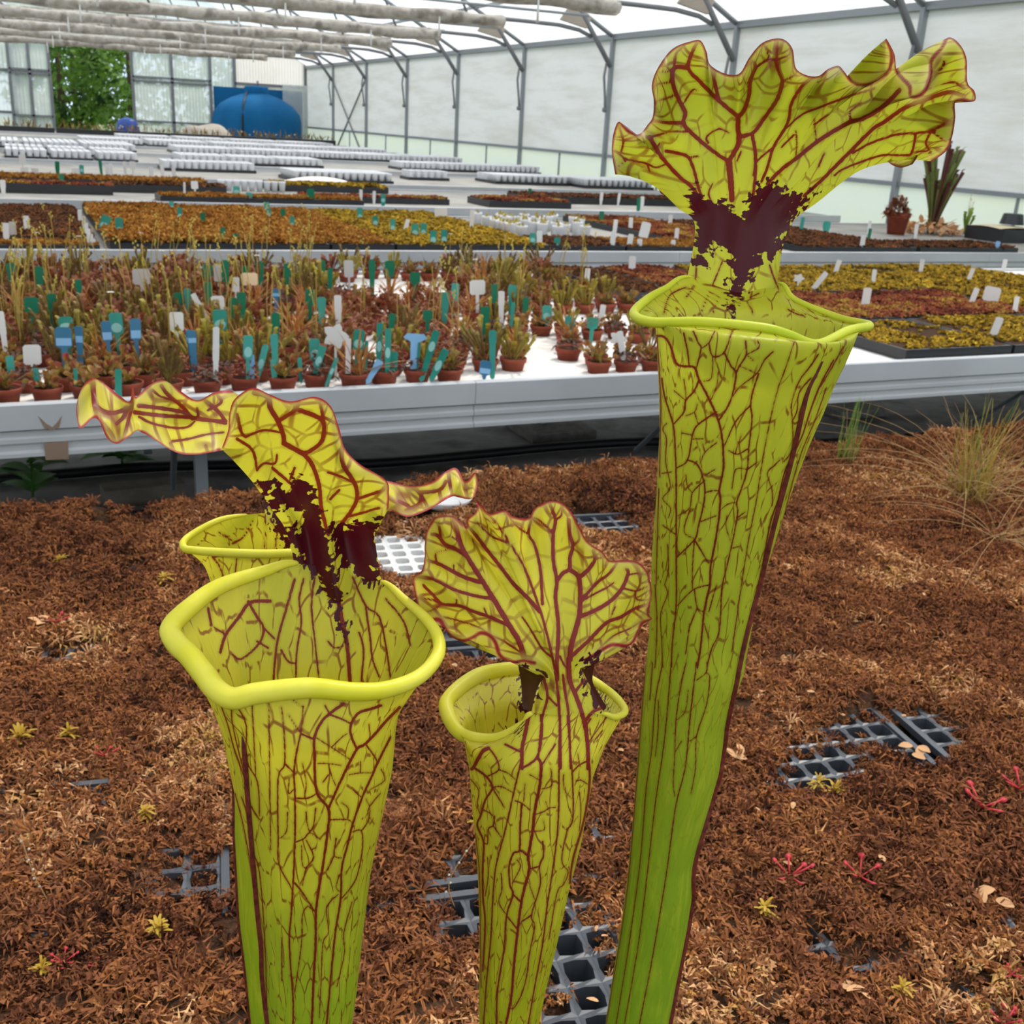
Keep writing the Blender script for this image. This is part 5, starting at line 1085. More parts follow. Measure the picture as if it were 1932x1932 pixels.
        Q1 = T[:, :2]+(Mg[:, :2]-T[:, :2])*0.22; Q1[:, 1] -= bias*0.55*np.abs(Mg[:, 0]-T[:, 0])
        Q3 = T[:, :2]+(Mg[:, :2]-T[:, :2])*0.8; Q3[:, 1] -= bias*0.6*np.abs(Mg[:, 0]-T[:, 0])
        rows = []
        for t, X in ((0, B), (0.25, T), (0.42, Q1), (0.62, Md), (0.85, Q3), (1.0, Mg[:, :2])):
            z = np.array([zfun(uu, t) for uu in u]) if t not in (1.0,) else np.array([zfun(uu, 1.0) for uu in u])+Mg[:, 2]
            if t == 0.85: z = z+0.35*Mg[:, 2]
            if t == 0: z = B[:, 2]
            rows.append(np.stack([X[:, 0], X[:, 1], z], -1))
        return s.sheet(np.stack(rows, 1), nu, nv, **kw)
c1 = lambda *p: cr(1130, 40, 2.6108, p)
c2 = lambda *p: cr(120, 690, 2.385, p)
c3 = lambda *p: cr(760, 920, 3.646, p)
def wz(pts, dz): return [(x, y, z) for (x, y), z in zip(pts, dz)]
# ---------------------------------------------------------------- tall pitcher on the right
VR = V(1120, 560, 2.7607,
 (7, [(320,205),(365,208),(400,255),(430,345),(470,362),(525,368),(548,430),(600,530),(650,645),(672,760),(675,900),(655,1000),(660,1070),(640,1240),(610,1400),(605,1500),(575,1640),(560,1800),(540,1932)]),
 (5, [(355,425),(370,520),(415,670),(425,800),(430,960),(430,1300),(430,1600),(410,1800),(405,1932)]), (5, [(470,190),(490,290),(497,350)]), (5, [(520,180),(545,240),(560,270),(535,370)]), (4, [(630,180),(600,240),(560,270)]),
 (5, [(600,240),(620,310),(680,290),(720,180)]), (6, [(680,290),(715,360),(742,400),(725,500),(700,570),(655,640)]), (5, [(790,230),(795,300),(760,360),(742,400)]), (4, [(855,230),(860,265),(800,300)]),
 (5, [(548,430),(525,490),(480,540),(470,600),(415,665)]), (4, [(935,285),(890,330),(850,400),(760,470),(725,520)]), (4.5, [(860,400),(830,490),(818,565),(825,640),(808,790),(800,900),(770,1000),(745,1070),(750,1130),(720,1290),(695,1400),(668,1520),(655,1740),(615,1830),(590,1932)]),
 (4, [(818,565),(740,650),(680,780)]), (5, [(640,600),(545,665),(515,720),(490,850),(435,890)]), (5, [(490,850),(548,885),(580,1020),(545,1200),(525,1265),(435,1355)]), (4.5, [(525,1265),(570,1340),(600,1390)]), (4, [(580,1020),(620,1010),(655,1010)]),
 (3, [(525,600),(545,665)]), (3.5, [(580,955),(515,1020),(500,1100),(440,1140)]), (3.5, [(525,1525),(540,1620),(575,1640)]), (3.5, [(610,1500),(520,1525),(435,1610)]), (3.5, [(525,1265),(515,1400),(515,1520)]),
 (3.5, [(1045,235),(1000,370),(960,480),(920,640),(880,850),(850,1050),(810,1250),(770,1500),(720,1850)]), (3.5, [(330,205),(345,440),(350,600),(345,800),(345,940)]), (3.5, [(355,920),(405,912)]), (3, [(380,660),(360,690),(380,740),(375,860),(400,990),(360,1050),(400,1100),(390,1150)]),
 (3.5, [(360,1190),(430,1240)]), (3, [(320,1500),(330,1700),(320,1932)]), (3, [(370,1500),(385,1550),(350,1650),(355,1800),(360,1932)]), (3, [(340,1000),(330,1300),(325,1500)]), (3, [(385,1290),(390,1420),(370,1500)]),
 (4, [(1170,300),(1130,360),(1070,440),(1030,560),(1035,640),(1035,790),(990,860)]), (4.5, [(1250,330),(1185,450),(1130,590),(1080,740),(1000,900),(960,1060),(920,1180),(880,1400),(830,1700)]), (4, [(1130,425),(1070,500),(1060,590),(1040,640)]), (3.5, [(1300,260),(1240,370),(1180,470)]), (3.5, [(970,850),(940,880),(905,920),(930,1010),(930,1090)]),
 (3, [(1210,480),(1150,650),(1090,790),(1040,950),(990,1150),(920,1400),(850,1700)]), (3, [(850,400),(760,360)]), (3.5, [(795,300),(830,330)]), (3, [(540,560),(525,600),(480,620)]), (3, [(515,720),(460,710)]), (3, [(570,740),(515,740)]), (3, [(640,760),(580,810),(555,870)]), (3, [(580,810),(565,760)]),
 (3, [(630,900),(580,930)]), (3, [(808,790),(740,820),(770,720)]), (3, [(740,820),(700,800)]), (3, [(800,900),(740,900),(720,1000)]), (3, [(855,860),(800,900)]), (3, [(745,1070),(700,1080),(660,1110)]), (3, [(695,1140),(690,1200),(720,1290)]), (3, [(790,1120),(750,1150)]), (3, [(760,1300),(720,1310)]), (3, [(640,1140),(560,1170)]), (3, [(505,1100),(470,1220),(525,1260)]), (3, [(480,930),(490,990),(515,1020)]), (3, [(470,430),(480,500),(480,540)]), (3, [(650,390),(640,470),(610,540)]), (3, [(620,310),(615,420),(575,440)]), (3, [(420,490),(480,540)]), (3, [(600,1640),(640,1500)]), (3, [(500,1700),(480,1860)]), (3, [(540,1620),(500,1720)]), (3, [(600,1780),(575,1700)]))
VR += V(1120, 1250, 2.833, (3.2, [(415,0),(380,400),(330,750),(290,1100),(240,1500),(165,1932)]), (3, [(370,0),(330,200),(310,470),(280,680),(250,1050),(190,1500),(120,1932)]), (3, [(495,0),(470,100),(440,310),(435,480),(425,640),(435,715)]), (3.6, [(550,0),(515,300),(490,560),(440,760),(400,1050),(370,1250),(310,1600),(245,1932)]),
 (3, [(605,0),(600,55),(548,95)]), (3, [(600,55),(620,80),(605,220),(550,395),(545,560),(520,700)]), (2.6, [(345,200),(345,350),(330,500)]), (2.6, [(505,150),(490,260),(440,310)]), (2.6, [(550,395),(515,420)]), (2.6, [(315,0),(300,200)]), (2.4, [(278,0),(248,400),(222,740),(187,1150),(147,1450),(102,1720),(67,1932)]), (2.4, [(435,480),(470,420)]))
VR += V(1130, 40, 2.6108, (14, [(640,690),(650,800),(655,880)]), (12, [(690,560),(685,610),(640,690)]), (11, [(685,470),(690,560),(735,560)]), (9, [(685,470),(590,390),(500,300),(440,230),(465,140),(480,110)]), (8, [(590,390),(570,300),(550,210),(525,160)]),
 (10, [(440,230),(370,230),(365,310),(400,400),(425,450),(420,510),(500,590),(590,660),(640,690)]), (6, [(370,230),(380,160),(420,120)]), (5, [(365,300),(290,310),(265,330)]), (5, [(365,370),(300,390),(275,400)]), (8, [(420,500),(330,500),(275,490),(240,500)]),
 (5, [(435,545),(350,545),(250,570),(200,550)]), (9, [(250,570),(310,670),(390,760),(450,810),(490,860)]), (5, [(80,640),(140,680),(230,700),(280,720),(340,700)]), (4, [(240,710),(250,740)]), (5, [(100,520),(120,590),(110,640)]), (4, [(140,680),(90,720)]), (5, [(120,590),(200,560)]),
 (7, [(330,640),(385,650),(440,670),(470,740),(490,820),(510,870)]), (4, [(440,670),(490,665)]), (9, [(685,470),(715,440),(740,360),(745,290),(770,230),(755,200),(700,240)]), (5, [(770,230),(830,190),(870,190),(930,170),(945,140)]), (5, [(820,120),(835,170),(830,190)]), (5, [(880,100),(875,190)]), (7, [(870,190),(885,250),(905,295)]),
 (9, [(905,295),(880,380),(820,470),(770,540),(740,560)]), (5, [(905,295),(970,260),(960,220)]), (8, [(755,560),(770,650),(770,760),(760,850)]), (7, [(1110,255),(1020,300),(950,400),(930,500),(860,620),(830,720),(800,790)]), (5, [(1360,330),(1230,370),(1100,420),(1000,460),(920,530)]),
 (10, [(1480,340),(1400,420),(1300,480),(1230,500),(1080,590),(980,670),(900,730),(830,800)]), (5, [(1240,490),(1240,440),(1290,400)]), (9, [(1800,370),(1720,350),(1600,390),(1500,430),(1400,500),(1350,530),(1240,640),(1170,710),(1090,790),(1010,860)]),
 (6, [(1740,480),(1640,540),(1560,550),(1460,560),(1340,600),(1250,650)]), (5, [(1640,540),(1610,600),(1640,650)]), (5, [(1640,545),(1690,580),(1720,600)]), (5, [(1560,560),(1540,650),(1500,660),(1400,660),(1300,690),(1200,730),(1160,760)]), (6, [(1800,330),(1740,300),(1640,320)]), (6, [(1700,200),(1690,230),(1610,300)]), (6, [(1640,320),(1560,370)]),
 (4, [(1060,480),(1065,540),(1070,590)]), (4, [(970,540),(975,600),(970,660)]), (4, [(1130,460),(1060,510)]), (4, [(540,600),(530,570),(590,530),(640,550)]), (4, [(700,240),(720,300),(740,330)]), (4, [(290,250),(330,250),(365,240)]), (4, [(300,180),(330,240)]), (4, [(420,400),(460,340),(480,340)]), (3.5, [(310,670),(280,640),(300,600)]), (4, [(1540,650),(1600,640),(1640,660)]), (4, [(560,900),(540,850),(560,800)]), (4, [(860,620),(780,690),(760,760)]), (4, [(960,560),(900,620)]), (4, [(680,690),(700,640)]), (4, [(1110,650),(1080,720)]),
 (4, [(430,1360),(470,1300),(480,1220)]), (3.5, [(320,1440),(350,1350),(430,1310)]), (3.5, [(500,1440),(560,1300),(610,1180)]), (3, [(560,1440),(600,1330)]), (3.5, [(760,1440),(740,1370),(790,1340)]), (3.5, [(840,1200),(860,1260),(890,1330)]), (3, [(930,1420),(1000,1450),(1040,1420)]), k=2.3)
ROWS_R = [(650,1239,1599),(669,1240,1591),(716,1242,1569),(763,1244,1551),(821,1245,1526),(879,1242,1504),(944,1239,1482),(987,1235,1468),(1056,1230,1446),(1121,1228,1428),(1212,1224,1410),(1260,1219,1402),(1321,1212,1381),(1356,1209,1370),(1448,1202,1356),(1532,1196,1332),(1585,1191,1318),(1621,1188,1310),(1674,1182,1307),(1744,1173,1296),(1850,1156,1275),(1932,1143,1261)]
RIM_R = [(90,1395,552,.53),(60,1470,534,.53),(40,1500,566,.52),(20,1582,600,.505),(5,1640,614,.485),(340,1601,624,.472),(310,1541,650,.455),(285,1486,632,.452),(265,1436,619,.452),(230,1321,608,.458),(200,1230,608,.468),(180,1196,592,.485),(150,1222,564,.50),(125,1256,544,.515),(105,1300,522,.525)]
BLR = [c1((430,860),(470,830),(520,880),(600,880),(650,930),(690,960),(740,880),(790,800),(850,790),(900,820),(960,855),(1020,850),(1065,815),(1000,920),(950,1000),(910,1090),(880,1170),(830,1170),(790,1190),(760,1260),(710,1330),(670,1390),(630,1450),(640,1330),(660,1250),(650,1180),(600,1110),(560,1100),(530,1200),(465,1195),(480,1080),(470,1000),(450,920))]
MR = c1((80,755),(65,660),(65,600),(75,540),(100,495),(150,545),(200,555),(240,510),(265,470),(270,390),(260,320),(280,250),(330,170),(380,125),(450,100),(500,95),(530,150),(545,210),(600,250),(660,265),(700,250),(740,180),(800,110),(870,85),(920,95),(955,140),(970,230),(1020,265),(1080,270),(1130,235),(1180,220),(1210,250),(1250,300),(1320,315),(1390,280),(1435,230),(1440,150),(1415,85),(1455,160),(1470,250),(1530,320),(1535,370),(1590,360),(1630,280),(1640,190),(1690,130),(1720,80),(1770,105),(1810,180),(1815,300),(1850,345),(1848,395),(1760,390),(1755,480),(1740,570),(1710,640),(1640,690))
DZR = [.02*math.sin(i*1.15)+(-.012 if 15 < i < 19 or 26 < i < 29 else 0)+(-.03 if i in (35, 36, 37) else 0) for i in range(len(MR))]
PR = Pitcher('tallest yellow pitcher with a wide ruffled hood and maroon throat', ROWS_R, RIM_R, 650, .478, PM_R, VR, [MR], BLR, lambda d: 10.5, LIPR, lip_gap=(62, 103), net=lambda sh, h, th: (0.15+0.85*np.clip((h-0.35)/0.3, 0, 1))[:, None]*np.ones(sh[1]))
PR.wing([(1528,650),(1508,668),(1490,710),(1470,840),(1443,960),(1420,1080),(1393,1180),(1377,1260),(1364,1340),(1361,1410),(1345,1490),(1318,1560),(1303,1610),(1301,1650),(1306,1710),(1293,1780),(1272,1860),(1255,1932)], ROWS_R, 650, .478, 0.0020)
zR = lambda u, t: .528+.030*(2*u-1)**2*min(1, t*1.6)-.045*max(0, t-.3)*(1-(2*u-1)**2)+0.004*math.cos(u*19)*t
PR.hood(wz(c1((428,1300),(540,1420),(650,1450),(760,1440),(875,1300)), (.527,.531,.533,.531,.527)), [p for p in c1((473,1010),(590,1010),(700,1010),(810,1010),(935,1020))], wz(MR, DZR), zR)
PR.sheet([wz(c1((1420,690),(1500,640),(1570,660)), (.56,.57,.565)), wz(c1((1435,702),(1490,700),(1565,675)), (.57,.575,.57)), wz(c1((1450,712),(1490,722),(1545,705)), (.565,.57,.565))], 30, 40, 'hood_curl', edges=[c1((1430,700),(1490,722),(1545,708),(1570,660))])
PR.sheet([wz(c1((275,760),(330,790),(420,850)), (.565,.56,.55)), wz(c1((290,815),(340,830),(400,860)), (.57,.565,.555)), wz(c1((305,850),(345,862),(390,868)), (.565,.56,.55))], 30, 40, 'hood_curl', edges=[c1((275,765),(290,820),(320,855),(385,865))])
# ---------------------------------------------------------------- wide pitcher on the left
VL = V(380, 1250, 2.833,
 (6, [(545,235),(540,310),(530,380),(505,500),(495,600),(500,720),(500,950),(490,1180),(480,1350),(470,1460),(475,1600),(490,1800),(490,1932)]), (9, [(760,220),(690,270),(640,320),(605,400),(605,500),(615,690),(680,785),(675,900),(655,1050),(630,1200),(612,1330),(610,1500),(600,1700),(590,1932)]),
 (6, [(530,380),(600,410)]), (4, [(610,400),(690,450),(790,515)]), (6, [(690,280),(745,300),(795,325)]), (5, [(660,230),(690,280)]), (9, [(960,230),(900,250),(840,270),(800,330),(800,390),(830,460)]), (9, [(1060,240),(990,310),(930,380),(870,440),(830,465),(760,600),(710,710),(680,780)]),
 (5, [(880,440),(930,510),(940,540)]), (7, [(1010,400),(940,540),(910,610),(860,720),(810,860),(780,980),(750,1100),(745,1260),(715,1450),(690,1700),(670,1932)]), (5, [(425,240),(440,350),(445,540),(410,620),(410,940),(415,1080),(480,1200)]), (5, [(445,540),(495,590)]),
 (4.5, [(500,725),(570,725),(615,700)]), (4, [(505,960),(550,940),(580,910),(635,945)]), (4, [(560,800),(565,860),(580,910)]), (4, [(610,780),(600,870),(580,905)]), (5, [(500,1180),(540,1230),(605,1330)]), (4, [(560,950),(600,1040),(560,1100),(540,1190)]), (4, [(810,680),(855,720)]), (3.5, [(790,600),(850,590),(910,590)]), (3.5, [(850,530),(850,590)]),
 (4, [(690,840),(780,840),(805,860)]), (3.5, [(780,840),(785,780),(750,750)]), (4, [(720,940),(710,1030),(750,1045)]), (3.5, [(710,1030),(675,1110)]), (4, [(810,905),(855,900),(860,1000),(825,1160),(750,1260)]), (3.5, [(855,900),(890,850),(900,780),(880,730)]), (3.5, [(570,1300),(540,1350),(535,1500),(500,1760)]), (3.5, [(570,1300),(605,1330)]),
 (3, [(730,1240),(670,1310),(680,1440),(650,1500),(640,1700),(630,1900)]), (3, [(805,1280),(760,1450),(765,1550),(725,1730)]), (4, [(105,230),(140,330),(180,480),(230,620),(240,720),(310,840)]), (4, [(160,240),(170,350),(230,600)]), (4.5, [(195,240),(240,340),(240,520),(300,640),(310,820)]), (4, [(270,220),(280,400),(290,600)]), (3.5, [(215,720),(255,850),(270,1000),(310,1120),(340,1500),(350,1900)]), (3, [(250,900),(300,1250),(330,1600)]), (3, [(180,700),(230,900),(280,1200),(330,1500)]), (3.5, [(360,190),(365,600),(370,1000)]),
 (3.5, [(540,540),(560,640),(550,720)]), (3.5, [(620,540),(680,540),(745,550)]), (3.5, [(680,540),(690,590),(720,660)]), (3.5, [(650,640),(680,600)]), (3.5, [(460,800),(455,900),(420,940)]), (3, [(960,570),(980,630),(900,680)]), (3, [(955,700),(890,790),(920,860)]), (3, [(700,450),(750,400),(780,380)]), (3.5, [(895,330),(900,400),(870,440)]), (3, [(540,240),(490,200)]), (3.5, [(465,280),(530,380)]), (3, [(470,620),(465,700),(490,680)]), (3, [(535,980),(540,1080),(560,1100)]), (3, [(610,990),(590,1000)]), (3, [(740,1130),(720,1200),(745,1230)]), (3, [(430,1470),(430,1700)]))
VL += V(120, 690, 2.385, (7, [(930,1060),(840,1065),(790,1130),(730,1210),(705,1290)]), (5, [(650,1090),(665,1170)]), (5, [(830,1060),(870,1130),(900,1180),(880,1250),(800,1320),(760,1300)]), (5, [(1040,960),(1000,1100),(960,1250),(945,1410)]), (4, [(1080,960),(1060,1050),(1070,1150),(1050,1280),(1045,1410)]), (4, [(1130,950),(1115,1080),(1130,1230),(1150,1420)]), (4, [(900,1180),(950,1230)]), (4, [(870,1240),(920,1270)]),
 (9, [(1225,1000),(1250,1130),(1275,1250),(1290,1440)]), (4, [(1300,950),(1360,1080),(1420,1130),(1450,1260),(1470,1400)]), (4, [(1360,1090),(1380,1230),(1390,1320),(1420,1400)]), (4, [(1330,1200),(1350,1280),(1340,1420)]), (4, [(1450,1050),(1530,1150),(1560,1260)]), (4, [(1190,1240),(1220,1270),(1260,1260)]), (4, [(980,1280),(1010,1330),(1045,1340)]), (3.5, [(680,1180),(730,1210)]),
 (11, [(860,120),(920,140),(930,190),(965,250),(990,320),(990,350)]), (8, [(965,250),(1040,200),(1060,160)]), (9, [(1060,200),(1140,230),(1170,260),(1165,330),(1130,370),(1080,390),(1000,350)]), (7, [(1170,260),(1160,190),(1150,150)]), (6, [(1170,230),(1225,260)]), (7, [(780,220),(800,300),(820,320)]), (5, [(820,320),(900,290),(970,300)]), (9, [(990,350),(1080,400),(1120,450),(1150,540),(1160,640),(1190,760)]),
 (5, [(870,470),(900,440),(950,440),(960,400)]), (6, [(940,460),(1010,520),(1060,560)]), (5, [(1040,460),(1020,510)]), (9, [(1250,380),(1260,450),(1310,530),(1320,600),(1290,660),(1250,710)]), (6, [(1320,600),(1440,560)]), (5, [(1190,480),(1250,500),(1310,530)]), (5, [(1280,680),(1350,660),(1420,640)]), (5, [(1200,600),(1240,560)]), (6, [(780,330),(850,380),(870,470)]),
 (8, [(440,90),(470,130),(540,190),(580,240)]), (8, [(340,180),(430,190),(540,210),(600,240),(720,250)]), (8, [(640,160),(690,200),(730,250)]), (5, [(400,110),(440,140),(520,160)]), (5, [(600,190),(610,240)]), (6, [(690,130),(710,165),(650,200)]), (8, [(320,210),(450,225),(600,235),(730,260)]), (5, [(340,230),(400,260),(500,280),(560,275),(590,250)]), (5, [(490,340),(560,330),(640,310),(720,300)]), (6, [(480,350),(500,390)]), (6, [(640,360),(650,390)]),
 (10, [(140,180),(190,210),(240,210),(290,190)]), (10, [(130,60),(140,180),(160,240),(210,300),(230,345)]), (9, [(290,190),(270,230),(240,260)]), (7, [(250,130),(290,160)]), (8, [(310,90),(305,190),(270,330)]), (8, [(1560,540),(1600,570),(1640,640)]), (8, [(1600,570),(1690,560),(1720,520)]), (7, [(1610,580),(1600,620),(1540,650)]), (7, [(1690,560),(1700,610)]), (7, [(1510,610),(1550,630)]), (7, [(1730,470),(1740,540),(1750,590)]), (7, [(1800,520),(1815,590)]), k=2.3)
ROWS_L = [(1345,414,751),(1366,421,747),(1448,438,740),(1546,458,719),(1649,476,698),(1762,490,684),(1868,500,673),(1932,505,664)]
RIM_L = [(90,640,1078,.472),(115,556,1062,.466),(130,497,1078,.458),(150,413,1107,.448),(165,357,1147,.438),(180,322,1184,.43),(195,332,1212,.423),(210,359,1238,.416),(225,384,1270,.41),(240,409,1302,.403),(250,440,1318,.40),(262,485,1308,.40),(275,581,1298,.402),(300,665,1305,.405),(320,728,1301,.41),(340,789,1278,.418),(0,825,1238,.428),(15,826,1202,.437),(30,804,1168,.447),(50,764,1132,.457),(65,720,1096,.466)]
BLL = [c2((880,500),(960,530),(1010,560),(1060,480),(1110,540),(1140,620),(1170,700),(1200,780),(1215,880),(1225,950),(1250,1080),(1270,1250),(1230,1170),(1190,1060),(1150,960),(1090,910),(1040,840),(1000,740),(1070,720),(1060,650),(980,645),(940,660),(900,590)), c2((1190,720),(1300,705),(1410,690),(1410,830),(1430,960),(1380,990),(1300,930),(1240,880),(1215,800))]
ML = c2((710,375),(740,290),(745,220),(770,150),(850,100),(930,130),(1020,160),(1130,140),(1200,180),(1240,280),(1265,370),(1330,440),(1450,515),(1464,580),(1462,645))
MLl = c2((700,380),(650,395),(580,400),(500,390),(430,350),(350,297),(300,320),(240,350),(200,330),(155,240),(130,238),(80,280),(60,250),(55,180),(70,110),(130,55),(180,75),(240,130),(297,160),(312,85),(325,140),(400,75),(470,65),(520,110),(600,155),(680,120),(760,115))
MLr = c2((1450,515),(1560,540),(1650,525),(1730,470),(1770,463),(1810,520),(1850,480),(1865,520),(1850,590),(1810,600),(1740,590),(1640,650),(1550,680),(1480,655))
PL = Pitcher('wide-mouthed yellow pitcher with a folded hood, in front of another pitcher', ROWS_L, RIM_L, 1345, .432, PM_L, VL, [ML], BLL, lambda d: 19+4*math.cos(math.radians(d-200)), LIP, lip_gap=(66, 112), res=(260, 230, 340))
PL.wing([(488,1318),(493,1356),(495,1462),(497,1568),(500,1674),(507,1760),(505,1815),(510,1868),(517,1910),(515,1932)], ROWS_L, 1345, .432, 0.0017)
zL = lambda u, t: .468-.010*math.sin(min(1, t)*2.2)-.055*max(0, t-.25)+.02*(2*u-1)**2*t-.006*math.cos((u-.5)*14)*(1-t)
PL.hood(wz(c2((1040,900),(1130,1010),(1230,1060),(1330,1010),(1428,960)), (.466,.471,.465,.471,.466)), c2((1000,742),(1090,745),(1180,750),(1280,760),(1400,770)), wz(ML, [.0,-.008,-.012,-.01,.0,.008,.0,-.006,.0,.01,.015,.012,.0,-.004,.01]), zL, bias=0.10, nu=220, nv=150)
lc = [((840,180),(840,270),(820,360)),((760,115),(740,258),(690,385)),((680,120),(650,245),(600,400)),((600,155),(560,238),(520,395)),((520,110),(480,232),(450,360)),((450,65),(420,225),(390,320)),((380,90),(370,215),(350,300)),((325,140),(325,205),(330,292)),((312,84),(310,195),(300,315)),((297,160),(285,200),(270,335)),((250,132),(235,210),(238,352)),((190,85),(190,190),(195,325)),((150,60),(150,150),(160,250)),((122,57),(115,140),(130,238)),((85,95),(80,170),(92,275)),((60,160),(56,210),(68,280))]
g = [[(*c2(a)[0], .452+.010*math.sin(i*1.3)), (*c2(b)[0], .446+.003*math.sin(i*.9)), (*c2(c)[0], .425+.012*math.sin(i*1.1+1))] for i, (a, b, c) in enumerate(lc)]
PL.sheet(g, 210, 70, 'hood_side_lobe', edges=[MLl])
rc = [((1400,520),(1405,590),(1420,650)),((1460,519),(1470,590),(1482,657)),((1560,541),(1555,610),(1550,680)),((1650,525),(1650,590),(1640,650)),((1730,470),(1735,530),(1740,592)),((1770,463),(1780,520),(1775,592)),((1810,520),(1806,560),(1810,600)),((1850,480),(1845,530),(1832,600)),((1866,520),(1862,550),(1850,590))]
g = [[(*c2(a)[0], .455+.008*math.sin(i*1.7)), (*c2(b)[0], .448), (*c2(c)[0], .438+.010*math.sin(i*1.4+1))] for i, (a, b, c) in enumerate(rc)]
PL.sheet(g, 110, 50, 'hood_side_lobe', edges=[MLr])
# ---------------------------------------------------------------- pitcher half hidden behind the wide one
ROWS_B = [(1085,398,640),(1130,412,620),(1200,422,598),(1300,430,575),(1400,438,555),(1518,443,545),(1568,443,545),(1638,447,542),(1726,451,540),(1822,463,536),(1932,473,533)]
RIM_B = [(180,347,1033,.53),(165,354,1014,.54),(140,413,981,.552),(115,476,970,.56),(90,530,968,.565),(60,590,975,.56),(30,640,1000,.552),(0,660,1030,.54),(330,620,1044,.53),(300,570,1043,.526),(270,500,1045,.522),(240,434,1043,.522),(210,372,1039,.525)]
BLB = [c2((890,590),(1040,600),(1060,830),(990,830),(960,740),(910,640))]
PB = Pitcher('yellow pitcher half hidden behind the wide-mouthed one', ROWS_B, RIM_B, 1085, .555, PM_L, V(120, 690, 2.385, (5, [(760,800),(810,770),(850,700)]), (4, [(700,750),(780,800)]), (4, [(905,670),(910,760),(900,830)]), (5, [(670,860),(700,900),(720,950)]), (5, [(680,860),(760,850),(900,855)]), (4, [(780,870),(770,950)]), (4, [(930,690),(960,760),(950,830)])), [], BLB, lambda d: 8.5, LIP, lip_gap=(62, 118), res=(90, 70, 200), net=lambda sh, h, th: np.where(h > 0.85, 1.0, 0.0)[:, None]*np.ones(sh[1]))
PB.hood(wz([(500,985),(530,990),(560,992),(590,985)], (.556,.56,.56,.556)), [(498,930),(525,930),(560,930),(590,930)], wz([(480,900),(470,860),(495,825),(520,835),(545,810),(575,832),(605,845),(612,890)], [.008,-.006,.01,-.004,.01,-.006,.01,0]), lambda u, t: .558+.03*(2*u-1)**2*t, bias=0.0, nu=110, nv=80, edges=[[(480,900),(470,860),(495,825),(520,835),(545,810),(575,832),(605,845),(612,890)]])
PB.wing([(398,1085),(418,1130),(428,1200),(436,1300),(443,1400),(447,1518),(446,1568),(450,1638),(455,1726),(466,1822),(477,1932)], ROWS_B, 1085, .555, 0.0012)
# ---------------------------------------------------------------- small pitcher in the middle, seen from behind
VM = V(840, 1350, 3.319,
 (6, [(520,0),(480,200),(470,300),(430,480),(370,740),(320,930),(300,1120),(285,1400),(260,1650),(240,1932)]), (14, [(270,205),(230,230),(180,320),(165,335)]), (8, [(185,330),(260,385),(295,455),(250,530),(225,620),(200,690),(240,790),(235,940),(235,1130),(250,1300),(235,1600)]), (6, [(275,205),(320,270),(335,340),(265,380)]), (3.5, [(335,340),(390,360),(440,400)]),
 (10, [(600,0),(605,100),(575,260),(480,330)]), (8, [(375,180),(465,225)]), (11, [(575,260),(600,310),(590,450),(560,600),(545,740),(520,880),(525,970),(480,1150),(455,1340),(430,1560),(415,1750),(380,1932)]), (6, [(690,180),(650,240),(605,310)]), (4, [(660,330),(668,435),(600,460)]), (6, [(715,0),(712,300),(710,600),(690,850),(640,1180),(610,1430),(560,1700),(520,1932)]),
 (6, [(765,0),(780,200),(795,350),(800,640),(760,715)]), (9, [(850,0),(885,60),(890,200),(905,400),(870,650),(800,900),(780,1050)]), (6, [(910,20),(885,60)]), (4, [(1020,0),(960,80),(905,160)]), (4, [(985,95),(940,150)]), (6, [(890,285),(840,310),(800,350)]), (5, [(820,410),(850,405),(890,430)]), (4, [(765,715),(735,850),(735,930),(770,980),(740,1060),(700,1110),(650,1400)]),
 (5, [(440,535),(480,550),(530,590)]), (7, [(480,550),(470,680),(465,840),(430,860),(400,940),(405,1060),(425,1120),(385,1250),(370,1450),(345,1600),(325,1750),(320,1932)]), (6, [(465,840),(520,880)]), (6, [(425,1120),(470,1165)]), (5, [(385,1255),(450,1335)]), (5, [(610,790),(615,880),(590,945),(595,1060),(540,1250),(560,1320),(530,1480),(500,1680),(440,1820),(405,1835)]), (5, [(540,1250),(480,1290)]), (5, [(590,945),(530,960)]),
 (4, [(300,450),(350,445),(420,480)]), (4, [(300,460),(370,575)]), (4, [(565,620),(620,600),(650,580),(690,575)]), (4, [(350,990),(355,1090),(335,1170),(385,1250)]), (5, [(310,630),(300,690),(270,710),(265,800),(240,795)]), (4, [(300,690),(350,760)]), (4, [(240,590),(300,630),(320,720)]), (3.5, [(160,400),(210,470),(200,560),(220,620)]), (3, [(190,740),(215,1000),(220,1300),(225,1700)]), (3.5, [(840,480),(850,600),(840,720)]), (3.5, [(265,890),(270,1000),(250,1130)]), (3, [(500,430),(490,540)]), (3, [(530,370),(580,400)]), (3.5, [(740,370),(745,460),(790,520)]), (4, [(450,905),(470,950),(420,1050)]), (3, [(520,1040),(560,1150)]), (3.5, [(830,240),(845,320)]), (3, [(630,540),(645,590)]), (3, [(560,725),(620,715),(615,660)]))
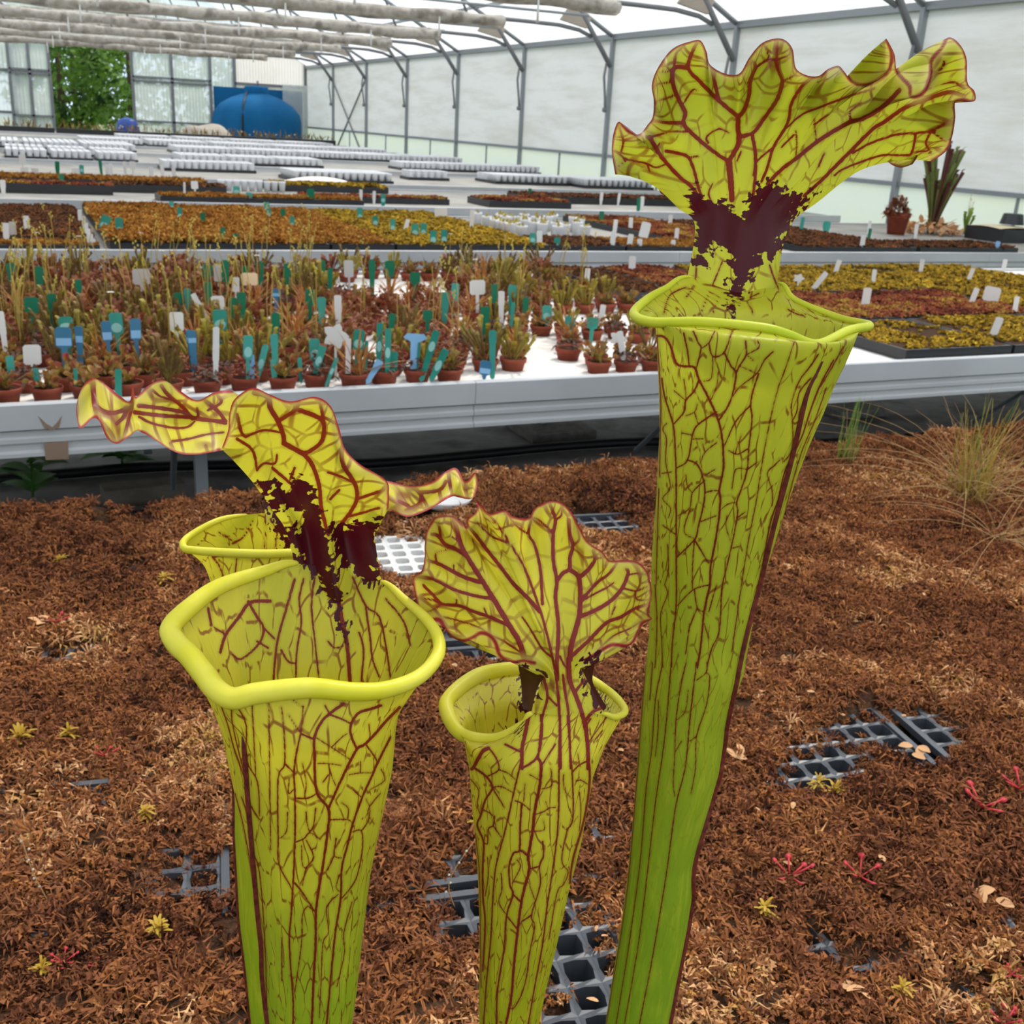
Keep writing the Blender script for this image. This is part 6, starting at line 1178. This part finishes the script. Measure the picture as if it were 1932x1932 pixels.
VM += V(760, 920, 3.646, (8, [(1085,1932),(1080,1600),(1060,1350),(1040,1220),(990,1000),(930,800),(840,560),(760,420),(640,240),(560,160),(515,130)]), (16, [(835,1165),(800,1060),(740,960),(620,760),(540,630),(440,470),(400,390),(350,200)]), (12, [(440,470),(360,420),(290,390),(240,330),(200,320)]), (7, [(250,270),(260,340)]), (12, [(530,650),(430,620),(350,580),(260,530),(170,500)]), (10, [(620,765),(480,740),(350,700),(270,660),(180,620),(80,610)]),
 (10, [(730,950),(600,890),(480,850),(380,810),(270,800),(210,740),(140,670)]), (6, [(270,800),(190,770),(110,760)]), (6, [(270,800),(210,840),(150,860)]), (6, [(820,1140),(700,1060),(600,1010),(520,960),(400,920),(280,890)]), (6, [(1030,1170),(960,1110),(900,1010),(850,930),(820,890)]), (12, [(940,850),(850,750),(760,660),(660,530),(580,430),(480,300),(440,270)]), (6, [(720,380),(620,340),(560,290),(510,240)]),
 (12, [(1060,1320),(1060,1200),(1070,960),(1050,750),(1060,640),(1035,500),(1035,320),(1050,220),(1010,110)]), (7, [(1035,320),(1000,280),(930,220),(880,205)]), (6, [(1050,220),(1090,190),(1100,110)]), (12, [(1060,640),(1100,590),(1145,560),(1150,480),(1170,400),(1150,330),(1145,220)]), (7, [(1170,400),(1215,350),(1190,240)]), (9, [(960,800),(950,600),(930,480),(900,380),(865,320),(880,230)]), (6, [(865,320),(790,270),(710,170)]),
 (16, [(1150,1180),(1160,1080),(1210,900),(1220,780),(1210,620),(1145,565)]), (12, [(1210,620),(1280,560),(1320,490),(1310,430)]), (6, [(1320,490),(1420,470)]), (9, [(1225,780),(1330,660),(1420,590),(1470,520)]), (6, [(1235,780),(1320,730),(1400,690),(1450,655)]), (12, [(1215,890),(1350,830),(1440,770),(1510,690),(1550,590),(1540,560)]), (6, [(1510,690),(1600,710),(1680,680)]), (6, [(1545,600),(1620,590),(1690,600)]), (11, [(1160,1160),(1280,1050),(1400,930),(1500,890),(1600,830),(1700,800)]), (5, [(1440,870),(1460,820)]), (5, [(1340,1120),(1450,1020),(1560,970),(1640,920)]), (6, [(1080,1160),(1110,1220),(1140,1250)]),
 (8, [(970,1310),(995,1440),(960,1580),(940,1780),(930,1860)]), (6, [(1000,1440),(1060,1500)]), (14, [(1140,1180),(1150,1330),(1190,1430),(1240,1580),(1270,1750),(1275,1932)]), (8, [(1190,1400),(1250,1320)]), (10, [(1260,1600),(1310,1540),(1390,1510)]), (8, [(1100,1290),(1115,1400),(1140,1560),(1150,1800),(1155,1932)]), (12, [(870,1540),(840,1700),(820,1800),(820,1932)]), (5, [(1600,710),(1610,770),(1700,770)]), (5, [(340,340),(400,380)]), (5, [(560,830),(580,880)]), (5, [(230,500),(230,450),(300,430)]), (5, [(350,570),(350,530)]), (5, [(1420,470),(1390,540)]), (5, [(370,810),(370,770)]), (5, [(1600,830),(1690,880)]), k=2.4)
ROWS_M = [(1400,875,1138),(1449,885,1120),(1519,890,1108),(1579,896,1097),(1666,902,1075),(1757,905,1055),(1862,904,1030),(1932,904,1016)]
RIM_M = [(270,1070,1345,.442),(235,1003,1346,.447),(225,988,1366,.45),(210,935,1394,.456),(195,872,1386,.466),(180,843,1342,.476),(165,852,1312,.486),(140,905,1274,.50),(115,974,1262,.51),(90,1040,1264,.515),(60,1100,1277,.51),(30,1142,1300,.50),(10,1168,1322,.49),(350,1179,1343,.48),(335,1160,1353,.466),(315,1140,1347,.456),(295,1108,1346,.446)]
BLM = [c3((785,1205),(900,1290),(960,1300),(910,1400),(885,1520),(825,1520),(815,1350)), c3((1225,1190),(1340,1145),(1310,1330),(1400,1500),(1370,1540),(1290,1470),(1255,1330),(1245,1230)), c3((770,1640),(810,1610),(825,1640),(790,1680))]
MM = c3((905,1205),(830,1190),(760,1200),(700,1180),(660,1140),(640,1070),(600,1020),(540,1000),(480,1030),(410,1055),(340,1030),(290,970),(250,910),(170,910),(110,850),(95,780),(75,690),(75,610),(130,570),(150,480),(150,400),(165,300),(200,230),(240,200),(340,195),(400,240),(440,270),(440,220),(500,170),(515,110),(500,85),(550,130),(600,180),(700,155),(760,200),(860,210),(900,150),(960,110),(1030,90),(1100,110),(1160,170),(1210,260),(1270,370),(1370,440),(1420,500),(1500,500),(1600,505),(1670,560),(1700,640),(1713,720),(1700,800),(1690,870),(1713,905),(1650,930),(1620,1000),(1590,1060),(1540,1090),(1450,1080),(1380,1110),(1320,1150),(1262,1180))
DZM = [.008*math.sin(i*1.3) for i in range(len(MM))]
PMd = Pitcher('smallest yellow pitcher, turned away, with a round net-veined hood', ROWS_M, RIM_M, 1400, .466, PM_M, VM, [MM], BLM, lambda d: 13+4*math.cos(math.radians(d-190)), LIP, lip_gap=(-122, -50), back=True, res=(220, 90, 320))
zM = lambda u, t: .446-.006*min(1, t*3)+.030*(2*u-1)**2*t+.012*max(0, t-.4)+.003*math.cos(u*30)*t
PMd.hood(wz(c3((885,1545),(980,1560),(1080,1565),(1200,1560),(1390,1560)), (.446,.443,.441,.443,.452)), c3((958,1310),(1020,1300),(1080,1290),(1150,1280),(1240,1270)), wz(MM, DZM), zM, bias=0.0, net=0.8)
PMd.sheet([wz(c3((790,1205),(880,1250),(975,1300)), (.462,.455,.447)), wz(c3((812,1330),(870,1340),(935,1360)), (.47,.462,.45)), wz(c3((820,1440),(860,1450),(905,1450)), (.466,.46,.45)), wz(c3((828,1525),(855,1530),(888,1530)), (.458,.455,.45))], 50, 40, 'column_edge', blot=-95.0, edges=[])
PMd.sheet([wz(c3((1225,1190),(1280,1175),(1335,1150)), (.446,.455,.465)), wz(c3((1245,1300),(1275,1310),(1305,1320)), (.45,.462,.47)), wz(c3((1285,1430),(1320,1430),(1350,1420)), (.453,.462,.468)), wz(c3((1360,1540),(1385,1530),(1400,1505)), (.456,.46,.464))], 50, 40, 'column_edge', blot=-95.0, edges=[])
